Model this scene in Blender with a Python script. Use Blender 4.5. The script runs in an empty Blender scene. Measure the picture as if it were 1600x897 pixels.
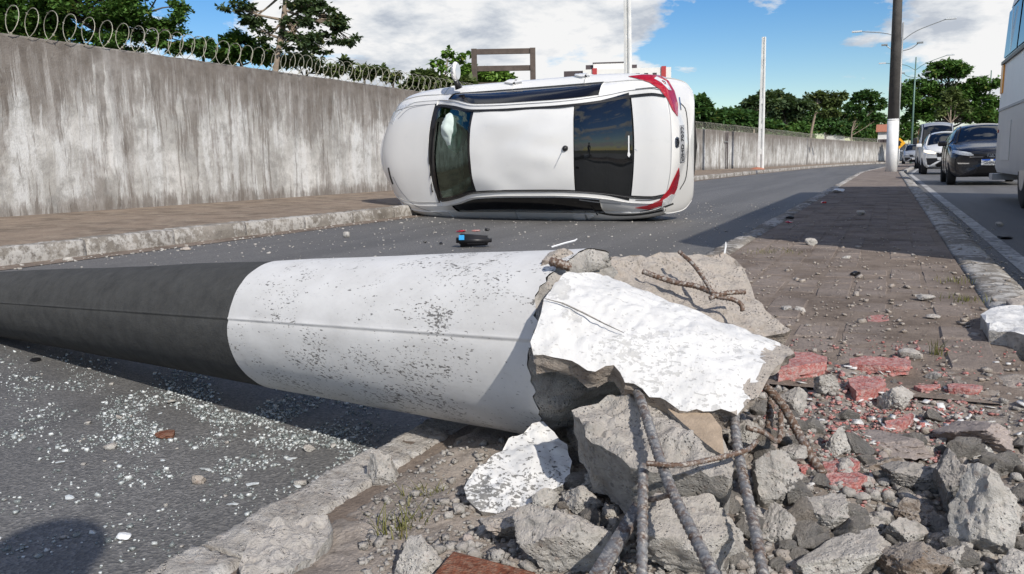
import bpy, bmesh, math, random
import numpy as np
from mathutils import Vector, Matrix, noise as mnoise
from mathutils.bvhtree import BVHTree

# ------------------------------------------------------------------ camera
SC = bpy.context.scene
CAM_M = np.array([[0.91282602, -0.04440495, -0.40592715], [0.40798363, 0.14119842, 0.90200463], [-0.0172628, 0.98898494, -0.14700609]])
def _ortho(m):
    u, s, vt = np.linalg.svd(m); return u @ vt
CAM_M = _ortho(CAM_M)
CAM_H = 0.70
FPX, CXP, CYP = 1300.0, 800.0, 448.5
_cd = bpy.data.cameras.new('camera'); _cam = bpy.data.objects.new('camera', _cd)
SC.collection.objects.link(_cam)
_m = Matrix.Identity(4)
for i in range(3):
    _m[i][0] = CAM_M[i, 0]; _m[i][1] = CAM_M[i, 1]; _m[i][2] = -CAM_M[i, 2]
_m[2][3] = CAM_H
_cam.matrix_world = _m
_cd.sensor_width = 36.0; _cd.lens = 36.0 * FPX / 1600.0
_cd.clip_start = 0.02; _cd.clip_end = 3000
SC.camera = _cam

# ------------------------------------------------------------------ light
SUN_ELEV = math.radians(36.0)
SUN_TRAVEL_AZ = math.radians(50.0)          # light travels this far left of the road direction (+Y)
SUN_DIR = Vector((math.sin(SUN_TRAVEL_AZ) * math.cos(SUN_ELEV), -math.cos(SUN_TRAVEL_AZ) * math.cos(SUN_ELEV), math.sin(SUN_ELEV)))
_sl = bpy.data.lights.new('sun', 'SUN'); _sl.energy = 4.25; _sl.angle = math.radians(0.53); _sl.color = (1.0, 0.94, 0.85)
_so = bpy.data.objects.new('sun', _sl); SC.collection.objects.link(_so)
_so.rotation_euler = SUN_DIR.to_track_quat('Z', 'Y').to_euler(); _so.location = (0, 0, 60)
SC.view_settings.view_transform = 'Standard'; SC.view_settings.look = 'None'
SC.view_settings.exposure = 0.10; SC.view_settings.gamma = 1.0
SC.view_settings.use_curve_mapping = False
SC.cycles.max_bounces = 8; SC.cycles.transparent_max_bounces = 12
SC.cycles.use_denoising = True

def pix_ray(px, py):
    return CAM_M @ np.array([(px - CXP) / FPX, -(py - CYP) / FPX, 1.0])
def ground_at(px, py, z=0.0):
    r = pix_ray(px, py); t = (z - CAM_H) / r[2]
    return np.array([r[0] * t, r[1] * t, z])
def point_at(px, py, depth):
    return pix_ray(px, py) * depth + np.array([0, 0, CAM_H])

# ------------------------------------------------------------------ world: sky with clouds
class NT:
    """small node-tree helper"""
    def __init__(s, tree): s.t = tree; s.n = tree.nodes; s.l = tree.links
    def node(s, typ, **kw):
        n = s.n.new(typ)
        for k, v in kw.items(): setattr(n, k, v)
        return n
    def put(s, sock, v):
        if hasattr(v, 'is_linked') or isinstance(v, bpy.types.NodeSocket): s.l.new(v, sock)
        elif v is not None: sock.default_value = v
    def math(s, op, a, b=None, c=None, clamp=False):
        n = s.node('ShaderNodeMath', operation=op, use_clamp=clamp)
        s.put(n.inputs[0], a)
        if b is not None: s.put(n.inputs[1], b)
        if c is not None: s.put(n.inputs[2], c)
        return n.outputs[0]
    def vmath(s, op, a, b=None, scale=None):
        n = s.node('ShaderNodeVectorMath', operation=op)
        s.put(n.inputs[0], a)
        if b is not None: s.put(n.inputs[1], b)
        if scale is not None: s.put(n.inputs['Scale'], scale)
        return n.outputs['Value'] if op in ('DOT_PRODUCT', 'LENGTH', 'DISTANCE') else n.outputs[0]
    def noise(s, vec, scale, detail=4, rough=0.55, lac=2.0, dist=0.0):
        n = s.node('ShaderNodeTexNoise')
        if vec is not None: s.put(n.inputs['Vector'], vec)
        s.put(n.inputs['Scale'], scale); s.put(n.inputs['Detail'], detail)
        s.put(n.inputs['Roughness'], rough); s.put(n.inputs['Lacunarity'], lac); s.put(n.inputs['Distortion'], dist)
        return n.outputs['Fac']
    def voro(s, vec, scale, feature='F1', rnd=1.0, out='Distance'):
        n = s.node('ShaderNodeTexVoronoi', feature=feature)
        if vec is not None: s.put(n.inputs['Vector'], vec)
        s.put(n.inputs['Scale'], scale); s.put(n.inputs['Randomness'], rnd)
        return n.outputs[out]
    def ramp(s, fac, stops, interp='LINEAR'):
        n = s.node('ShaderNodeValToRGB'); n.color_ramp.interpolation = interp
        e = n.color_ramp.elements
        while len(e) < len(stops): e.new(0.5)
        for el, (p, c) in zip(e, stops):
            el.position = p; el.color = (c, c, c, 1) if not hasattr(c, '__len__') else tuple(c) + (1,)
        s.put(n.inputs[0], fac); return n.outputs[0]
    def mix(s, fac, a, b, blend='MIX'):
        n = s.node('ShaderNodeMix', data_type='RGBA', blend_type=blend)
        s.put(n.inputs[0], fac)
        s.put(n.inputs[6], a if not isinstance(a, tuple) else tuple(a)[:3] + (1,))
        s.put(n.inputs[7], b if not isinstance(b, tuple) else tuple(b)[:3] + (1,))
        return n.outputs[2]
    def map(s, vec, scale=(1, 1, 1), loc=(0, 0, 0), rot=(0, 0, 0)):
        n = s.node('ShaderNodeMapping'); s.put(n.inputs[0], vec)
        n.inputs['Location'].default_value = loc; n.inputs['Scale'].default_value = scale; n.inputs['Rotation'].default_value = rot
        return n.outputs[0]
    def bump(s, height, strength=0.5, dist=0.01, normal=None):
        n = s.node('ShaderNodeBump'); s.put(n.inputs['Height'], height)
        n.inputs['Strength'].default_value = strength; n.inputs['Distance'].default_value = dist
        if normal is not None: s.put(n.inputs['Normal'], normal)
        return n.outputs[0]

W = bpy.data.worlds.new('World'); SC.world = W; W.use_nodes = True
wn = NT(W.node_tree); wn.n.clear()
_out = wn.node('ShaderNodeOutputWorld')
_sky = wn.node('ShaderNodeTexSky', sky_type='NISHITA', sun_disc=False)
_sky.sun_elevation = SUN_ELEV
_sky.sun_rotation = math.atan2(SUN_DIR.x, SUN_DIR.y)
_sky.altitude = 10; _sky.air_density = 1.0; _sky.dust_density = 0.25; _sky.ozone_density = 2.2
_bgs = wn.node('ShaderNodeBackground'); _bgs.inputs[1].default_value = 0.108
_hsv = wn.node('ShaderNodeHueSaturation'); _hsv.inputs['Saturation'].default_value = 1.45; _hsv.inputs['Hue'].default_value = 0.510
wn.l.new(_sky.outputs[0], _hsv.inputs['Color']); wn.l.new(_hsv.outputs[0], _bgs.inputs[0])
_tc = wn.node('ShaderNodeTexCoord').outputs['Generated']
_dir = wn.vmath('NORMALIZE', _tc)
_sep = wn.node('ShaderNodeSeparateXYZ'); wn.l.new(_dir, _sep.inputs[0])
_zz = wn.math('ADD', wn.math('MAXIMUM', _sep.outputs[2], 0.0), 0.30)
_cmb = wn.node('ShaderNodeCombineXYZ')
wn.l.new(wn.math('DIVIDE', _sep.outputs[0], _zz), _cmb.inputs[0])
wn.l.new(wn.math('DIVIDE', _sep.outputs[1], _zz), _cmb.inputs[1])
wn.l.new(wn.math('MULTIPLY', _sep.outputs[2], 2.6), _cmb.inputs[2])
_cv = _cmb.outputs[0]
_n1 = wn.noise(wn.map(_cv, loc=(3.1, 1.7, 0.4)), 2.9, 10, 0.58, 2.1, 0.15)
_n2 = wn.noise(wn.map(_cv, loc=(8.3, 4.2, 1.0)), 0.75, 3, 0.5)
_cov = wn.math('ADD', wn.math('MULTIPLY', _n1, 1.05), wn.math('MULTIPLY', _n2, 0.22))
CLOUDS = [(690, 50, .15, .13), (590, 85, .10, .10), (850, 85, .10, .12), (520, 30, .08, .06), (770, 45, .03, -.10), (1075, 125, .04, .16), (960, 30, .08, .10), (1470, 15, .13, .15), (1570, 60, .09, .12),
          (1230, -8, .06, .18), (1360, 85, .03, .10), (290, 60, .04, .12), (1330, 40, .08, -.14), (1180, 75, .14, -.20), (335, 25, .05, -.16), (1400, 140, .10, -.08), (1165, 68, .018, .18), (905, 60, .03, -.08)]
for (px, py, rad, wt) in CLOUDS:
    r = pix_ray(px, py); r = r / np.linalg.norm(r)
    d = wn.vmath('DISTANCE', _dir, tuple(r))
    g = wn.math('POWER', 2.71828, wn.math('MULTIPLY', wn.math('POWER', wn.math('DIVIDE', d, rad), 2.0), -1.0))
    _cov = wn.math('ADD', _cov, wn.math('MULTIPLY', g, wt))
_mask = wn.ramp(_cov, [(0.625, 0.0), (0.665, 0.65), (0.72, 1.0)])
_n3 = wn.noise(wn.map(_cv, loc=(3.16, 1.62, 0.55)), 4.2, 9, 0.58, 2.1, 0.15)
_n4 = wn.noise(wn.map(_cv, loc=(1.1, 6.6, 2.2)), 1.1, 4, 0.5)
_shade = wn.math('ADD', wn.math('MULTIPLY', _n3, 0.75), wn.math('MULTIPLY', _n4, 0.30))
_ccol = wn.ramp(_shade, [(0.41, (0.55, 0.60, 0.68)), (0.48, (0.80, 0.83, 0.87)), (0.545, (1.0, 1.0, 1.0))])
_bgc = wn.node('ShaderNodeBackground'); wn.l.new(_ccol, _bgc.inputs[0]); _bgc.inputs[1].default_value = 0.86
_mx = wn.node('ShaderNodeMixShader')
wn.l.new(_mask, _mx.inputs[0]); wn.l.new(_bgs.outputs[0], _mx.inputs[1]); wn.l.new(_bgc.outputs[0], _mx.inputs[2])
wn.l.new(_mx.outputs[0], _out.inputs[0])

# ------------------------------------------------------------------ object helpers
COL = SC.collection
def tag(o, label=None, cat=None, group=None, kind=None):
    if label: o['label'] = label
    if cat: o['category'] = cat
    if group: o['group'] = group
    if kind: o['kind'] = kind
    return o
def empty(name, loc=(0, 0, 0), rotz=0.0):
    o = bpy.data.objects.new(name, None); COL.objects.link(o); o.location = loc; o.rotation_euler = (0, 0, rotz)
    o.empty_display_size = 0.1
    return o
def link_mesh(name, me, mats=None, parent=None, smooth=False):
    o = bpy.data.objects.new(name, me); COL.objects.link(o)
    if mats is not None:
        for m in (mats if isinstance(mats, (list, tuple)) else [mats]): me.materials.append(m)
    if smooth: me.polygons.foreach_set('use_smooth', [True] * len(me.polygons))
    if parent is not None: o.parent = parent
    return o
def mk(name, verts, faces, mats=None, parent=None, smooth=False, idx=None):
    me = bpy.data.meshes.new(name)
    me.from_pydata([tuple(map(float, v)) for v in verts], [], [tuple(map(int, f)) for f in faces]); 
    if idx is not None: me.polygons.foreach_set('material_index', np.array(idx, dtype=np.int32))
    me.update()
    return link_mesh(name, me, mats, parent, smooth)
def mk_bm(name, bm, mats=None, parent=None, smooth=False):
    me = bpy.data.meshes.new(name); bm.normal_update(); bm.to_mesh(me); bm.free()
    return link_mesh(name, me, mats, parent, smooth)
def fast_mesh(name, V, Fc, mats=None, parent=None, idx=None, smooth=False):
    """V (n,3), Fc (m,k) arrays with one face size"""
    V = np.asarray(V, dtype=np.float32); Fc = np.asarray(Fc, dtype=np.int32); k = Fc.shape[1]
    me = bpy.data.meshes.new(name)
    me.vertices.add(len(V)); me.vertices.foreach_set('co', V.ravel())
    me.loops.add(Fc.size); me.loops.foreach_set('vertex_index', Fc.ravel())
    me.polygons.add(len(Fc)); me.polygons.foreach_set('loop_start', np.arange(0, Fc.size, k, dtype=np.int32))
    try: me.polygons.foreach_set('loop_total', np.full(len(Fc), k, dtype=np.int32))
    except Exception: pass
    if idx is not None: me.polygons.foreach_set('material_index', np.asarray(idx, dtype=np.int32))
    me.update(calc_edges=True); me.validate()
    return link_mesh(name, me, mats, parent, smooth)
def copy_tree(o, parent=None):
    c = o.copy(); COL.objects.link(c); c.parent = parent
    for ch in list(o.children): copy_tree(ch, c)
    return c

BOXF = [(0, 3, 2, 1), (4, 5, 6, 7), (0, 1, 5, 4), (1, 2, 6, 5), (2, 3, 7, 6), (3, 0, 4, 7)]
def box_vf(x0, x1, y0, y1, z0, z1):
    return [(x0, y0, z0), (x1, y0, z0), (x1, y1, z0), (x0, y1, z0), (x0, y0, z1), (x1, y0, z1), (x1, y1, z1), (x0, y1, z1)], list(BOXF)
def join_vf(parts):
    V, Fc = [], []
    for v, f in parts:
        b = len(V); V += list(v); Fc += [tuple(i + b for i in q) for q in f]
    return V, Fc
def bevel_box(name, sx, sy, sz, mat, bev=0.01, parent=None, seg=2, loc=None):
    bm = bmesh.new(); bmesh.ops.create_cube(bm, size=1.0)
    bmesh.ops.scale(bm, vec=(sx, sy, sz), verts=bm.verts)
    bmesh.ops.bevel(bm, geom=list(bm.edges), offset=bev, segments=seg, affect='EDGES', profile=0.6)
    o = mk_bm(name, bm, mat, parent)
    if loc is not None: o.location = loc
    return o
def tube_vf(pts, rads, n=8, cap=True, twist=0.0):
    """tube along points"""
    pts = [Vector(p) for p in pts]; m = len(pts)
    if not hasattr(rads, '__len__'): rads = [rads] * m
    V, Fc = [], []
    t0 = (pts[1] - pts[0]).normalized()
    up = Vector((0, 0, 1)) if abs(t0.z) < 0.9 else Vector((1, 0, 0))
    u = t0.cross(up).normalized()
    for i in range(m):
        t = (pts[min(i + 1, m - 1)] - pts[max(i - 1, 0)]).normalized()
        u = (u - t * u.dot(t)).normalized(); v = t.cross(u)
        for j in range(n):
            a = 2 * math.pi * j / n + twist * i
            V.append(tuple(pts[i] + (u * math.cos(a) + v * math.sin(a)) * rads[i]))
    for i in range(m - 1):
        for j in range(n):
            k = (j + 1) % n
            Fc.append((i * n + j, i * n + k, (i + 1) * n + k, (i + 1) * n + j))
    if cap:
        Fc.append(tuple(range(n))[::-1]); Fc.append(tuple(range((m - 1) * n, m * n)))
    return V, Fc
def smooth_path(pts, n=6):
    pts = [np.array(p, float) for p in pts]; out = []
    P = [2 * pts[0] - pts[1]] + pts + [2 * pts[-1] - pts[-2]]
    for i in range(1, len(P) - 2):
        for k in range(n):
            t = k / n
            out.append(0.5 * ((2 * P[i]) + (-P[i - 1] + P[i + 1]) * t + (2 * P[i - 1] - 5 * P[i] + 4 * P[i + 1] - P[i + 2]) * t * t + (-P[i - 1] + 3 * P[i] - 3 * P[i + 1] + P[i + 2]) * t ** 3))
    out.append(pts[-1]); return out
def fbm(p, octs=4, h=0.6):
    s = 0.0; a = 1.0; v = Vector(p)
    for _ in range(octs):
        s += a * mnoise.noise(v); v = v * 2.03 + Vector((1.7, 9.2, 3.3)); a *= h
    return s
# ------------------------------------------------------------------ materials
def new_mat(name):
    m = bpy.data.materials.new(name); m.use_nodes = True
    t = NT(m.node_tree); t.n.clear()
    o = t.node('ShaderNodeOutputMaterial'); b = t.node('ShaderNodeBsdfPrincipled')
    t.l.new(b.outputs[0], o.inputs[0])
    return m, t, b, o
def coords(t, kind='Object'):
    return t.node('ShaderNodeTexCoord').outputs[kind]
def geo_pos(t):
    return t.node('ShaderNodeNewGeometry').outputs['Position']
def simple(name, col, rough=0.5, metal=0.0, var=0.0, vscale=8.0, bump=0.0, bscale=60.0, spec=0.5, coat=0.0):
    m, t, b, o = new_mat(name)
    b.inputs['Base Color'].default_value = tuple(col) + (1,)
    b.inputs['Roughness'].default_value = rough; b.inputs['Metallic'].default_value = metal
    b.inputs['Specular IOR Level'].default_value = spec; b.inputs['Coat Weight'].default_value = coat
    b.inputs['Coat Roughness'].default_value = 0.04
    if var or bump:
        c = coords(t)
        if var:
            n = t.noise(c, vscale, 5, 0.6)
            lo = tuple(x * (1 - var) for x in col); hi = tuple(min(1, x * (1 + var)) for x in col)
            t.put(b.inputs['Base Color'], t.ramp(n, [(0.3, lo), (0.7, hi)]))
        if bump:
            t.put(b.inputs['Normal'], t.bump(t.noise(c, bscale, 5, 0.6), bump, 0.01))
    return m

# --- asphalt: dark binder, stone grains, dusty tone
def mat_asphalt(name, dusty=0.0):
    m, t, b, o = new_mat(name); p = geo_pos(t)
    v = t.voro(p, 150.0, out='Color'); sep = t.node('ShaderNodeSeparateColor'); t.put(sep.inputs[0], v)
    grain = t.ramp(sep.outputs[0], [(0.0, (0.050, 0.050, 0.050)), (0.5, (0.122, 0.119, 0.115)), (0.82, (0.20, 0.194, 0.186)), (0.97, (0.26, 0.25, 0.24))])
    big = t.noise(p, 1.3, 6, 0.6)
    med = t.noise(p, 9.0, 5, 0.6); trk = t.noise(t.map(p, scale=(1.0, 0.06, 1.0)), 1.6, 5, 0.6)
    c = t.mix(0.45, grain, (0.130, 0.128, 0.126))
    c = t.mix(t.ramp(big, [(0.35, 0.0), (0.7, 0.55)]), c, t.mix(0.5, grain, (0.18, 0.174, 0.167)))
    c = t.mix(t.ramp(med, [(0.5, 0.0), (0.8, 0.30)]), c, (0.10, 0.10, 0.10))
    c = t.mix(t.ramp(trk, [(0.42, 0.38), (0.58, 0.0)]), c, (0.062, 0.061, 0.06))
    c = t.mix(t.ramp(t.noise(p, 24.0, 7, 0.7), [(0.56, 0.0), (0.72, 0.45)]), c, (0.20, 0.19, 0.175))
    if dusty: c = t.mix(t.ramp(t.noise(p, 3.0, 6, 0.65), [(0.42, 0.0), (0.62, dusty)]), c, (0.22, 0.20, 0.185))
    t.put(b.inputs['Base Color'], c)
    b.inputs['Roughness'].default_value = 0.68; b.inputs['Specular IOR Level'].default_value = 0.5
    h = t.math('ADD', t.math('MULTIPLY', t.voro(p, 150.0), 1.0), t.math('MULTIPLY', t.noise(p, 60, 4, 0.6), 1.0))
    t.put(b.inputs['Normal'], t.bump(h, 0.55, 0.006))
    return m
M_asphalt = mat_asphalt('asphalt')

def mat_concrete(name, base=(0.30, 0.29, 0.275), dark=(0.13, 0.125, 0.12), tint=(0.40, 0.36, 0.31), grain=1.0, cs='Object', tamt=0.5, k=5.0, bd=None, speck=0.45, dust=0.6):
    m, t, b, o = new_mat(name); p = coords(t, cs)
    n1 = t.noise(p, 3.2 * k, 8, 0.66); n2 = t.noise(p, 14.0 * k, 7, 0.68); n3 = t.noise(t.map(p, loc=(5, 2, 9)), 5.0 * k, 6, 0.62)
    c = t.ramp(n1, [(0.30, dark), (0.52, base), (0.72, tuple(min(1, x * 1.22) for x in base))])
    c = t.mix(t.ramp(n3, [(0.50, 0.0), (0.68, tamt)]), c, tint)
    c = t.mix(t.ramp(n2, [(0.30, 0.65), (0.48, 0.0)]), c, dark)
    vc = t.voro(p, 20.0 * k, out='Color'); sp = t.node('ShaderNodeSeparateColor'); t.put(sp.inputs[0], vc)
    vd = t.voro(p, 20.0 * k)
    st = t.math('MULTIPLY', t.ramp(sp.outputs[0], [(0.80, 0.0), (0.84, 1.0)]), t.ramp(vd, [(0.35, 1.0), (0.5, 0.0)]))
    c = t.mix(t.math('MULTIPLY', st, speck), c, t.ramp(sp.outputs[1], [(0.2, (0.085, 0.085, 0.09)), (0.5, (0.42, 0.37, 0.33)), (0.8, (0.34, 0.26, 0.22))]))
    if dust:
        nz = t.node('ShaderNodeSeparateXYZ'); t.put(nz.inputs[0], t.node('ShaderNodeNewGeometry').outputs['Normal'])
        df = t.math('MULTIPLY', t.ramp(t.math('ADD', nz.outputs[2], t.math('MULTIPLY', t.math('SUBTRACT', n2, 0.5), 0.9)), [(0.30, 0.0), (0.85, 1.0)]), dust)
        c = t.mix(df, c, (0.50, 0.455, 0.41))
    t.put(b.inputs['Base Color'], c); b.inputs['Roughness'].default_value = 0.93; b.inputs['Specular IOR Level'].default_value = 0.25
    h = t.math('ADD', t.math('MULTIPLY', n2, 1.0), t.math('MULTIPLY', t.noise(p, 45.0 * k, 6, 0.68), 0.5))
    h = t.math('ADD', h, t.math('MULTIPLY', t.noise(p, 5.0 * k, 6, 0.6), 1.2))
    pit = t.math('MULTIPLY', t.ramp(t.voro(p, 31.0 * k), [(0.10, 1.0), (0.30, 0.0)]), t.ramp(t.noise(p, 4.0 * k, 3, 0.5), [(0.45, 0.0), (0.58, 1.0)]))
    h = t.math('SUBTRACT', h, t.math('MULTIPLY', pit, 0.9))
    t.put(b.inputs['Normal'], t.bump(h, 0.9 * grain, bd if bd else 0.05 / k))
    return m
M_conc = mat_concrete('broken_concrete', base=(0.43, 0.415, 0.39), dark=(0.21, 0.20, 0.188))
M_conc_d = mat_concrete('broken_concrete_dark', base=(0.26, 0.252, 0.24), dark=(0.13, 0.125, 0.12), tint=(0.32, 0.28, 0.25))
M_conc_w = mat_concrete('broken_concrete_tan', base=(0.40, 0.355, 0.31), dark=(0.20, 0.175, 0.155), tint=(0.44, 0.34, 0.27))
M_conc_l = mat_concrete('broken_concrete_pale', base=(0.52, 0.505, 0.475), dark=(0.27, 0.26, 0.245))
M_gravelly = mat_concrete('gravelly_mortar', base=(0.27, 0.215, 0.17), dark=(0.11, 0.085, 0.07), tint=(0.33, 0.24, 0.18), grain=1.3)
M_lump = [mat_concrete('lump_concrete_%d' % i, base=bb, dark=dd, k=1.0, bd=0.08) for i, (bb, dd) in enumerate([((0.46, 0.44, 0.41), (0.24, 0.228, 0.212)), ((0.39, 0.372, 0.347), (0.20, 0.19, 0.177)), ((0.50, 0.48, 0.45), (0.25, 0.24, 0.225)), ((0.42, 0.37, 0.32), (0.20, 0.175, 0.15))])]
M_tan = simple('smooth_tan_cast_face', (0.34, 0.265, 0.195), 0.9, var=0.22, vscale=40, bump=0.35, bscale=240)

# --- white paint with chips that show concrete
def mat_white_paint(name, chips=0.5, under=(0.27, 0.265, 0.255), scale=1.0, lumpy=0.3, patches=0.0, lo=0.70, streak=(1, 1, 1)):
    m, t, b, o = new_mat(name); p = t.map(coords(t), scale=streak)
    n1 = t.noise(t.map(p, rot=(0.3, 0.5, 0.6), scale=(0.6, 1.0, 1.5)), 135.0 * scale, 3, 0.5); reg = t.noise(p, 3.2, 4, 0.6); reg2 = t.noise(t.map(p, loc=(9, 4, 2)), 11.0, 3, 0.6)
    n0 = t.noise(p, 190.0 * scale, 3, 0.5)
    rg = t.math('ADD', t.math('MULTIPLY', reg, 0.28), t.math('MULTIPLY', reg2, 0.30))
    chip = t.ramp(t.math('ADD', rg, t.math('MULTIPLY', n1, 0.70)), [(lo, 0.0), (lo + 0.012, 1.0)])
    chip = t.math('MULTIPLY', t.math('MAXIMUM', chip, t.ramp(t.math('ADD', rg, t.math('MULTIPLY', n0, 0.70)), [(lo + 0.030, 0.0), (lo + 0.042, 0.9)])), chips)
    if patches:
        n2 = t.noise(p, 15.0 * scale, 7, 0.66)
        chip = t.math('MAXIMUM', chip, t.math('MULTIPLY', t.ramp(n2, [(0.585, 0.0), (0.60, 1.0)]), patches))
    soft = t.noise(p, 9.0, 7, 0.66)
    white = t.ramp(soft, [(0.3, (0.555, 0.55, 0.54)), (0.55, (0.63, 0.627, 0.62)), (0.7, (0.67, 0.668, 0.66))])
    white = t.mix(t.ramp(t.noise(p, 50, 6, 0.7), [(0.58, 0.0), (0.75, 0.35)]), white, (0.46, 0.45, 0.43))
    uc = t.ramp(t.noise(p, 140, 5, 0.6), [(0.3, tuple(x * 0.55 for x in under)), (0.7, under)])
    t.put(b.inputs['Base Color'], t.mix(chip, white, uc)); b.inputs['Roughness'].default_value = 0.8
    b.inputs['Specular IOR Level'].default_value = 0.25
    h = t.math('SUBTRACT', t.math('MULTIPLY', t.noise(p, 42.0, 6, 0.6), lumpy), t.math('MULTIPLY', chip, 0.22))
    t.put(b.inputs['Normal'], t.bump(h, 0.7, 0.010))
    return m
M_pole_white = mat_white_paint('pole_white_paint', 0.9, (0.17, 0.165, 0.16), 1.0, 0.10, lo=0.752, streak=(0.8, 1.2, 1.2))
M_slab_white = mat_white_paint('slab_white_paint', 0.45, (0.36, 0.355, 0.34), 0.9, 0.55, patches=0.38, lo=0.735)
M_frag_white = mat_white_paint('fragment_white_paint', 0.95, (0.24, 0.235, 0.225), 1.0, 0.25, patches=0.0, lo=0.700)
M_pole_dark = mat_concrete('pole_bare_concrete', base=(0.060, 0.061, 0.060), dark=(0.042, 0.043, 0.043), tint=(0.068, 0.066, 0.060), grain=0.6, tamt=0.35, k=6.0, bd=.004, speck=0.0, dust=0.0)

# --- rendered wall, streaked by rain
def mat_wall(name, L=1.0):
    m, t, b, o = new_mat(name); p = geo_pos(t)
    warp = t.noise(p, 2.2, 3, 0.5)
    sp = t.node('ShaderNodeCombineXYZ'); sx = t.node('ShaderNodeSeparateXYZ'); t.put(sx.inputs[0], p)
    t.put(sp.inputs[0], sx.outputs[0]); t.put(sp.inputs[1], t.math('ADD', sx.outputs[1], t.math('MULTIPLY', warp, 0.10))); t.put(sp.inputs[2], sx.outputs[2])
    q = sp.outputs[0]
    st = t.noise(t.map(q, scale=(1.0, 1.0, 0.30)), 1.9, 10, 0.72)
    st2 = t.noise(t.map(q, scale=(1.0, 1.0, 0.07), loc=(7, 3, 1)), 4.2, 7, 0.68)
    cl = t.noise(p, 1.1, 7, 0.66); fine = t.noise(p, 16.0, 6, 0.7); mott = t.noise(t.map(p, loc=(2, 9, 4)), 4.5, 7, 0.7)
    hgt = t.ramp(t.math('DIVIDE', sx.outputs[2], 2.4), [(0.0, 0.34), (0.10, 0.30), (0.17, 0.02), (0.35, 0.0), (0.60, 0.12), (0.84, 0.36), (0.91, 0.62), (1.0, 0.85)])
    c = t.ramp(cl, [(0.32, (0.27, 0.258, 0.24)), (0.50, (0.43, 0.418, 0.395)), (0.64, (0.64, 0.628, 0.605))])
    w1 = t.math('MULTIPLY', t.ramp(t.math('ADD', st2, t.math('MULTIPLY', cl, 0.25)), [(0.60, 0.0), (0.72, 0.8)]), t.ramp(mott, [(0.36, 0.25), (0.55, 1.0)]))
    c = t.mix(w1, c, (0.62, 0.625, 0.62))
    c = t.mix(t.ramp(mott, [(0.33, 0.65), (0.50, 0.0)]), c, (0.235, 0.23, 0.22))
    d1 = t.ramp(t.math('ADD', t.math('ADD', st, t.math('MULTIPLY', mott, 0.12)), t.math('MULTIPLY', hgt, 0.42)), [(0.60, 0.0), (0.66, 0.65), (0.80, 0.92)])
    d1 = t.math('MULTIPLY', d1, t.ramp(fine, [(0.3, 1.0), (0.65, 0.70)]))
    c = t.mix(d1, c, t.ramp(st2, [(0.35, (0.135, 0.115, 0.10)), (0.65, (0.25, 0.222, 0.198))]))
    c = t.mix(t.ramp(fine, [(0.60, 0.0), (0.72, 0.40)]), c, (0.20, 0.19, 0.18))
    st3 = t.noise(t.map(q, scale=(1.0, 1.0, 0.055), loc=(1, 5, 8)), 7.5, 10, 0.74)
    dr = t.ramp(t.math('ADD', t.math('ADD', st3, t.math('MULTIPLY', mott, 0.22)), t.math('MULTIPLY', hgt, 0.30)), [(0.665, 0.0), (0.70, 0.9)])
    c = t.mix(t.math('MULTIPLY', dr, t.ramp(cl, [(0.35, 0.95), (0.65, 0.55)])), c, t.ramp(mott, [(0.35, (0.11, 0.093, 0.080)), (0.65, (0.20, 0.176, 0.155))]))
    pal = t.ramp(t.math('ADD', t.noise(t.map(q, scale=(1.0, 1.0, 0.08), loc=(4, 2, 3)), 6.0, 10, 0.74), t.math('ADD', t.math('MULTIPLY', mott, 0.2), t.math('MULTIPLY', cl, 0.25))), [(0.765, 0.0), (0.83, 0.85)])
    c = t.mix(t.math('MULTIPLY', pal, t.ramp(hgt, [(0.05, 0.60), (0.35, 0.12)])), c, (0.66, 0.665, 0.66))
    c = t.mix(t.ramp(t.noise(p, 38.0, 8, 0.75), [(0.30, 0.55), (0.46, 0.0)]), c, (0.22, 0.215, 0.205))
    t.put(b.inputs['Base Color'], c); b.inputs['Roughness'].default_value = 0.92; b.inputs['Specular IOR Level'].default_value = 0.2
    t.put(b.inputs['Normal'], t.bump(t.math('ADD', fine, t.noise(p, 60, 4, 0.6)), 0.5, 0.02))
    return m
M_wall = mat_wall('rain_streaked_render')

def mat_pavement(name, base, dark, dust, gscale=40.0, dustamt=0.5):
    m, t, b, o = new_mat(name); p = geo_pos(t)
    n = t.noise(p, 2.3, 7, 0.65); g = t.noise(p, gscale, 5, 0.65); q = t.noise(t.map(p, loc=(4, 1, 2)), 5.0, 6, 0.62)
    c = t.ramp(n, [(0.3, dark), (0.55, base), (0.75, tuple(x * 1.15 for x in base))])
    c = t.mix(t.ramp(q, [(0.45, 0.0), (0.66, dustamt)]), c, dust)
    c = t.mix(t.ramp(g, [(0.3, 0.6), (0.5, 0.0)]), c, dark)
    c = t.mix(t.ramp(t.noise(p, 120, 3, 0.6), [(0.62, 0.0), (0.70, 0.5)]), c, tuple(min(1, x * 1.8) for x in base))
    t.put(b.inputs['Base Color'], c); b.inputs['Roughness'].default_value = 0.93; b.inputs['Specular IOR Level'].default_value = 0.2
    t.put(b.inputs['Normal'], t.bump(t.math('ADD', g, t.noise(p, 140, 4, 0.6)), 0.7, 0.008))
    return m
M_sidewalk = mat_pavement('dusty_sidewalk', (0.25, 0.195, 0.15), (0.11, 0.088, 0.07), (0.34, 0.28, 0.22), 40.0, 0.75)
M_paver = mat_pavement('concrete_paver', (0.225, 0.186, 0.160), (0.105, 0.084, 0.071), (0.30, 0.255, 0.225))
M_soil = mat_pavement('dusty_soil', (0.205, 0.165, 0.135), (0.10, 0.077, 0.062), (0.30, 0.25, 0.21), 30)
M_crush = mat_pavement('crushed_concrete_dust', (0.36, 0.31, 0.285), (0.18, 0.155, 0.14), (0.43, 0.365, 0.335), 45)
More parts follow.
